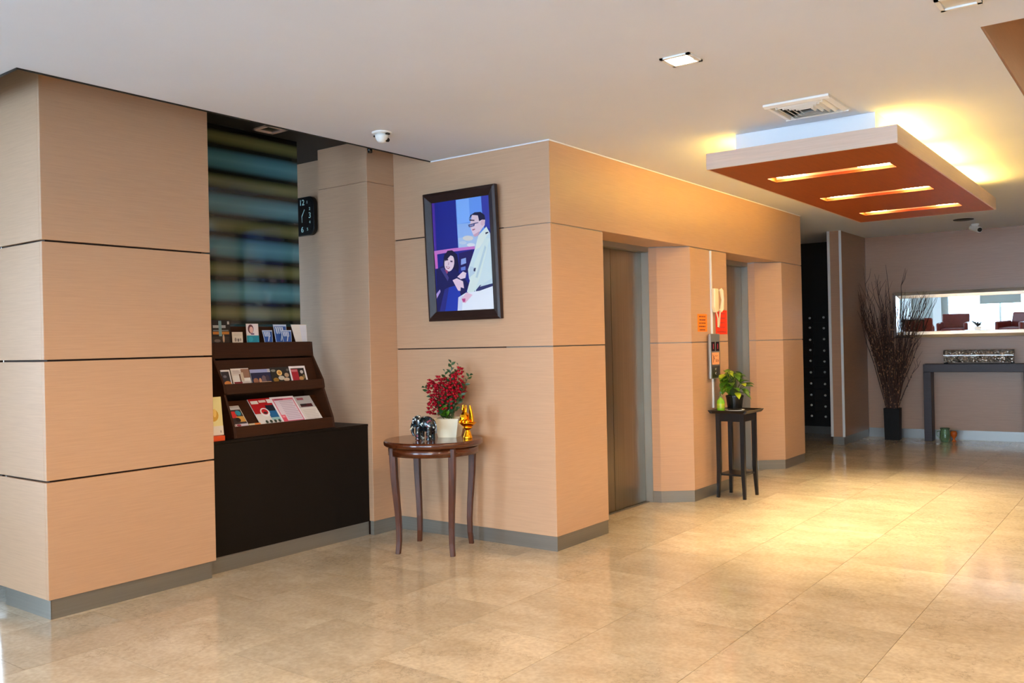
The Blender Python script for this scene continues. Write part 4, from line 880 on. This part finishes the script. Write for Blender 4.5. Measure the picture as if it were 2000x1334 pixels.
for k in range(4): mrail(a_[k], a_[(k+1) % 4], i_[(k+1) % 4], i_[k])
put('mirror_glass', MB().box(-0.002, 0.012, -ML+MB_-.003, ML-MB_+.003, MB_-.003, MHt-MB_+.003, 'mirror_glass'), mr)
# vase of tall twigs
vz = thing('twig_vase', 'tall square black vase of long bare brown twigs in the corner', 'vase', (12.17, 2.925, 0), FA)
q = MB(); square_pot(q, 0.088, 0.098, 0.41, 0.012, 'vase_black'); put('vase', q, vz, 0.003, 1)
r8 = random.Random(5)
for i in range(78):
    side_ = r8.uniform(-1, 1); u = side_*(.35+.65*r8.random())
    hgt = r8.uniform(1.0, 1.9) if i % 4 else r8.uniform(1.75, 2.28)
    lean_y = u*(0.50 if u > 0 else 0.66)*(hgt/1.9); lean_x = r8.uniform(-.42, .04)*hgt/2
    b0 = Vector((r8.uniform(-.06, .06), u*.065, 0.36)); b1 = Vector((b0.x*.5+lean_x*.35, b0.y+lean_y*.34, 0.36+(hgt-.36)*.42)); b2v = Vector((lean_x*.75, b0.y+lean_y*.72, 0.36+(hgt-.36)*.76)); b3v = Vector((lean_x, b0.y+lean_y*1.05+r8.uniform(-.06, .06), hgt))
    if b3v.x > 0.12: b3v.x = 0.1
    for p in (b1, b2v, b3v): p.y = min(p.y, 0.29)
    if b3v.y > 0.2: b3v.x -= .25; b2v.x -= .12
    def wob(p, k=.02): return p+Vector((r8.uniform(-k, k), r8.uniform(-k, k), 0))
    pts = [b0, wob(b0.lerp(b1, .5), .012), wob(b1), wob(b1.lerp(b2v, .5)), wob(b2v), wob(b2v.lerp(b3v, .5)), b3v]
    tw = MB(); tw.tube(pts, [.0062, .006, .0055, .0048, .004, .003, .0016], 'twig', 5)
    for j in range(3):
        k = r8.randint(2, 5); p = pts[k]; tw.tube([p, p+Vector((r8.uniform(-.05, .02), r8.uniform(-.06, .02), .09)), p+Vector((r8.uniform(-.08, .02), r8.uniform(-.10, .02), .20))], [.003, .0022, .0012], 'twig', 4)
    for j in range(16):
        t = r8.random()*4.2; k = int(t); p = pts[k].lerp(pts[k+1], t-k); tw.ball(p+Vector((r8.uniform(-.01, .006), r8.uniform(-.01, .01), 0)), (.0065, .0065, .011), 'bud' if r8.random() < .55 else 'twig', 5, 4)
    put('twig', tw, vz)
# candle glasses on the floor
cg = thing('candle_glass', 'green glass candle jar on the floor by console table leg', 'candle holder', (12.16, 2.305, 0))
put('jar', MB().lathe([(0.045, 0.001), (0.058, 0.004), (0.064, 0.05), (0.060, 0.13), (0.050, 0.15), (0.058, 0.175), (0.054, 0.175), (0.046, 0.15), (0.054, 0.12), (0.056, 0.05), (0.03, 0.012)], 'glass_green', 24), cg)
put('handle', MB().tube([(0, .058, .14), (0, .095, .125), (0, .098, .08), (0, .064, .05)], .006, 'glass_green', 8), cg)
cg2 = thing('candle_glass', 'small amber glass candle holder beside the green jar on the floor', 'candle holder', (12.22, 2.215, 0))
put('jar', MB().lathe([(0.018, 0.001), (0.030, 0.003), (0.012, 0.03), (0.012, 0.04), (0.036, 0.075), (0.040, 0.11), (0.030, 0.135), (0.026, 0.135), (0.034, 0.11), (0.030, 0.08), (0.01, 0.06)], 'glass_amber', 24), cg2)

# mailbox cabinet in the dark side room
mx_ = thing('mailbox_cabinet', 'black bank of small mailboxes with chrome knobs beyond the lifts', 'cabinet', (12.37, 3.96, 0))
put('carcass', MB().box(-0.10, 0.12, -0.40, 0.60, 0.125, 1.78, 'mail_black'), mx_)
dm = MB().box(-0.016, 0, -0.096, 0.096, -0.072, 0.072, 'mail_black').mesh('mailbox_door')
km = MB().lathe([(0.012, 0), (0.017, 0.008), (0.015, 0.018), (0.005, 0.021)], 'knob_chrome', 10, (0, 0, 0), True, Matrix.Rotation(-math.pi/2, 4, 'Y')).mesh('knob')
for c_ in range(5):
    for r_ in range(10):
        d = bpy.data.objects.new('mailbox_door', dm); C.objects.link(d); d.parent = mx_; d.location = (-0.1005, -0.30+.2*c_, 0.26+.152*r_)
        k = bpy.data.objects.new('knob', km); C.objects.link(k); k.parent = d; k.location = (-0.0165, -0.05 if c_ % 2 else -0.06, random.uniform(-.012, .012))

# ------------------------------------------------------------------ lounge behind the camera (reflected in the mirror)
def armchair(label, x, y, rz, group='red lounge armchairs seen in the mirror'):
    t = thing('armchair', label, 'chair', (x, y, 0), rz, group)
    put('seat', MB().box(-.30, .30, -.29, .29, .28, .46, 'leather_red'), t, .04, 3)
    put('backrest', MB().prism([(-.30, .462), (-.40, .84), (-.50, .84), (-.42, .30), (-.305, .30)], -.36, .36, 'leather_red', 'y'), t, .04, 3)
    for s in (-1, 1):
        put('armrest', MB().box(-.30, .30, s*.35-.055, s*.35+.055, .20, .62, 'leather_red'), t, .04, 3)
        for u in (-.26, .26): put('leg', MB().tube([(u, s*.3, .27), (u*1.06, s*.31, 0)], [.025, .018], 'stand_black', 8), t)
    return t
armchair('dark red armchair next to the black luggage stand, reflected in mirror', -2.0, 2.85, math.radians(178))
armchair('dark red armchair between luggage stand and flower table, reflected in mirror', -2.9, 1.95, math.radians(10))
armchair('dark red armchair beyond the flower table, reflected in mirror', -2.6, 0.45, math.radians(40))
lg = thing('luggage_stand', 'black open frame luggage stand by red armchair, reflected in mirror', 'stand', (-1.2, 2.95, 0))
put('top_rail', MB().box(-.2, .2, -.27, .27, .80, .84, 'stand_black'), lg)
for sx in (-1, 1):
    for sy in (-1, 1): put('leg', MB().box(sx*.18-.018, sx*.18+.018, sy*.25-.018, sy*.25+.018, 0, .7995, 'stand_black'), lg)
wb = thing('window_blind', 'grey panel blind hanging before the bright window, reflected in mirror', 'blind', (-5.45, 0.62, 1.0))
put('blind_slat', MB().box(-.006, .006, -.55, .55, 0, 1.1, 'grey_wall'), wb); put('head_rail', MB().box(-.02, .02, -.57, .57, 1.101, 1.14, 'white_paint'), wb)
tb = thing('low_table', 'white low table carrying dark spiky flowers, reflected in mirror', 'table', (-1.6, 1.35, 0))
put('table_top', MB().box(-.3, .3, -.35, .35, .42, .46, 'white_paint'), tb, .004)
for sx in (-1, 1):
    for sy in (-1, 1): put('leg', MB().box(sx*.26-.02, sx*.26+.02, sy*.31-.02, sy*.31+.02, 0, .4195, 'white_paint'), tb)
sf = thing('spiky_flowers', 'dark spiky leaves with white flowers on low table, reflected in mirror', 'flowers', (-1.6, 1.4, .4605))
put('bowl', MB().lathe([(.06, 0), (.10, .06), (.09, .10), (.05, .10)], 'white_paint', 20), sf)
g = MB(); r9 = random.Random(2)
for i in range(26):
    a = r9.uniform(0, 6.28); leaf_shape(g, (0, 0, .09), (math.cos(a), math.sin(a), r9.uniform(.2, 1.4)), (0, 0, 1), r9.uniform(.18, .3), .05, 'mail_black' if i % 3 else 'white_paint', .15, .2)
put('foliage', g, sf)

# unseen downlights, added for warm light on the pillar front and lobby walls
for x, y, w_ in ((1.2, 1.8, 'between camera and pillar'), (1.2, -0.6, 'near the camera'), (3.87, -0.9, 'beside the timber recess')):
    t = thing('downlight', 'lit square lobby downlight added out of frame, '+w_, 'light', (x, y, H))
    f = MB()
    for a in range(4): f.box(-0.075, 0.075, 0.058, 0.075, -0.008, -0.0005, 'white_plastic', Matrix.Rotation(math.pi/2*a, 4, 'Z'))
    put('rim', f, t); put('lens', MB().lathe([(0.056, -0.004), (0.056, -0.001)], 'spot_lens', 24), t)
    lamp('downlight_lamp', 'SPOT', (x, y, H-.02), 200, (1.0, 0.67, 0.34), (x, y, 0), spot_size=math.radians(168), spot_blend=0.5, shadow_soft_size=0.05)
lamp('downlight_lamp', 'SPOT', (3.82, 1.825, H-.02), 85, (1.0, 0.64, 0.30), (3.82, 1.825, 0), spot_size=math.radians(168), spot_blend=0.5, shadow_soft_size=0.05)
# warm lamps inside the timber recess
for x in (5.2, 7.4): lamp('recess_lamp', 'POINT', (x, -0.5, H+.42), 14, WARM2, None, shadow_soft_size=0.06)
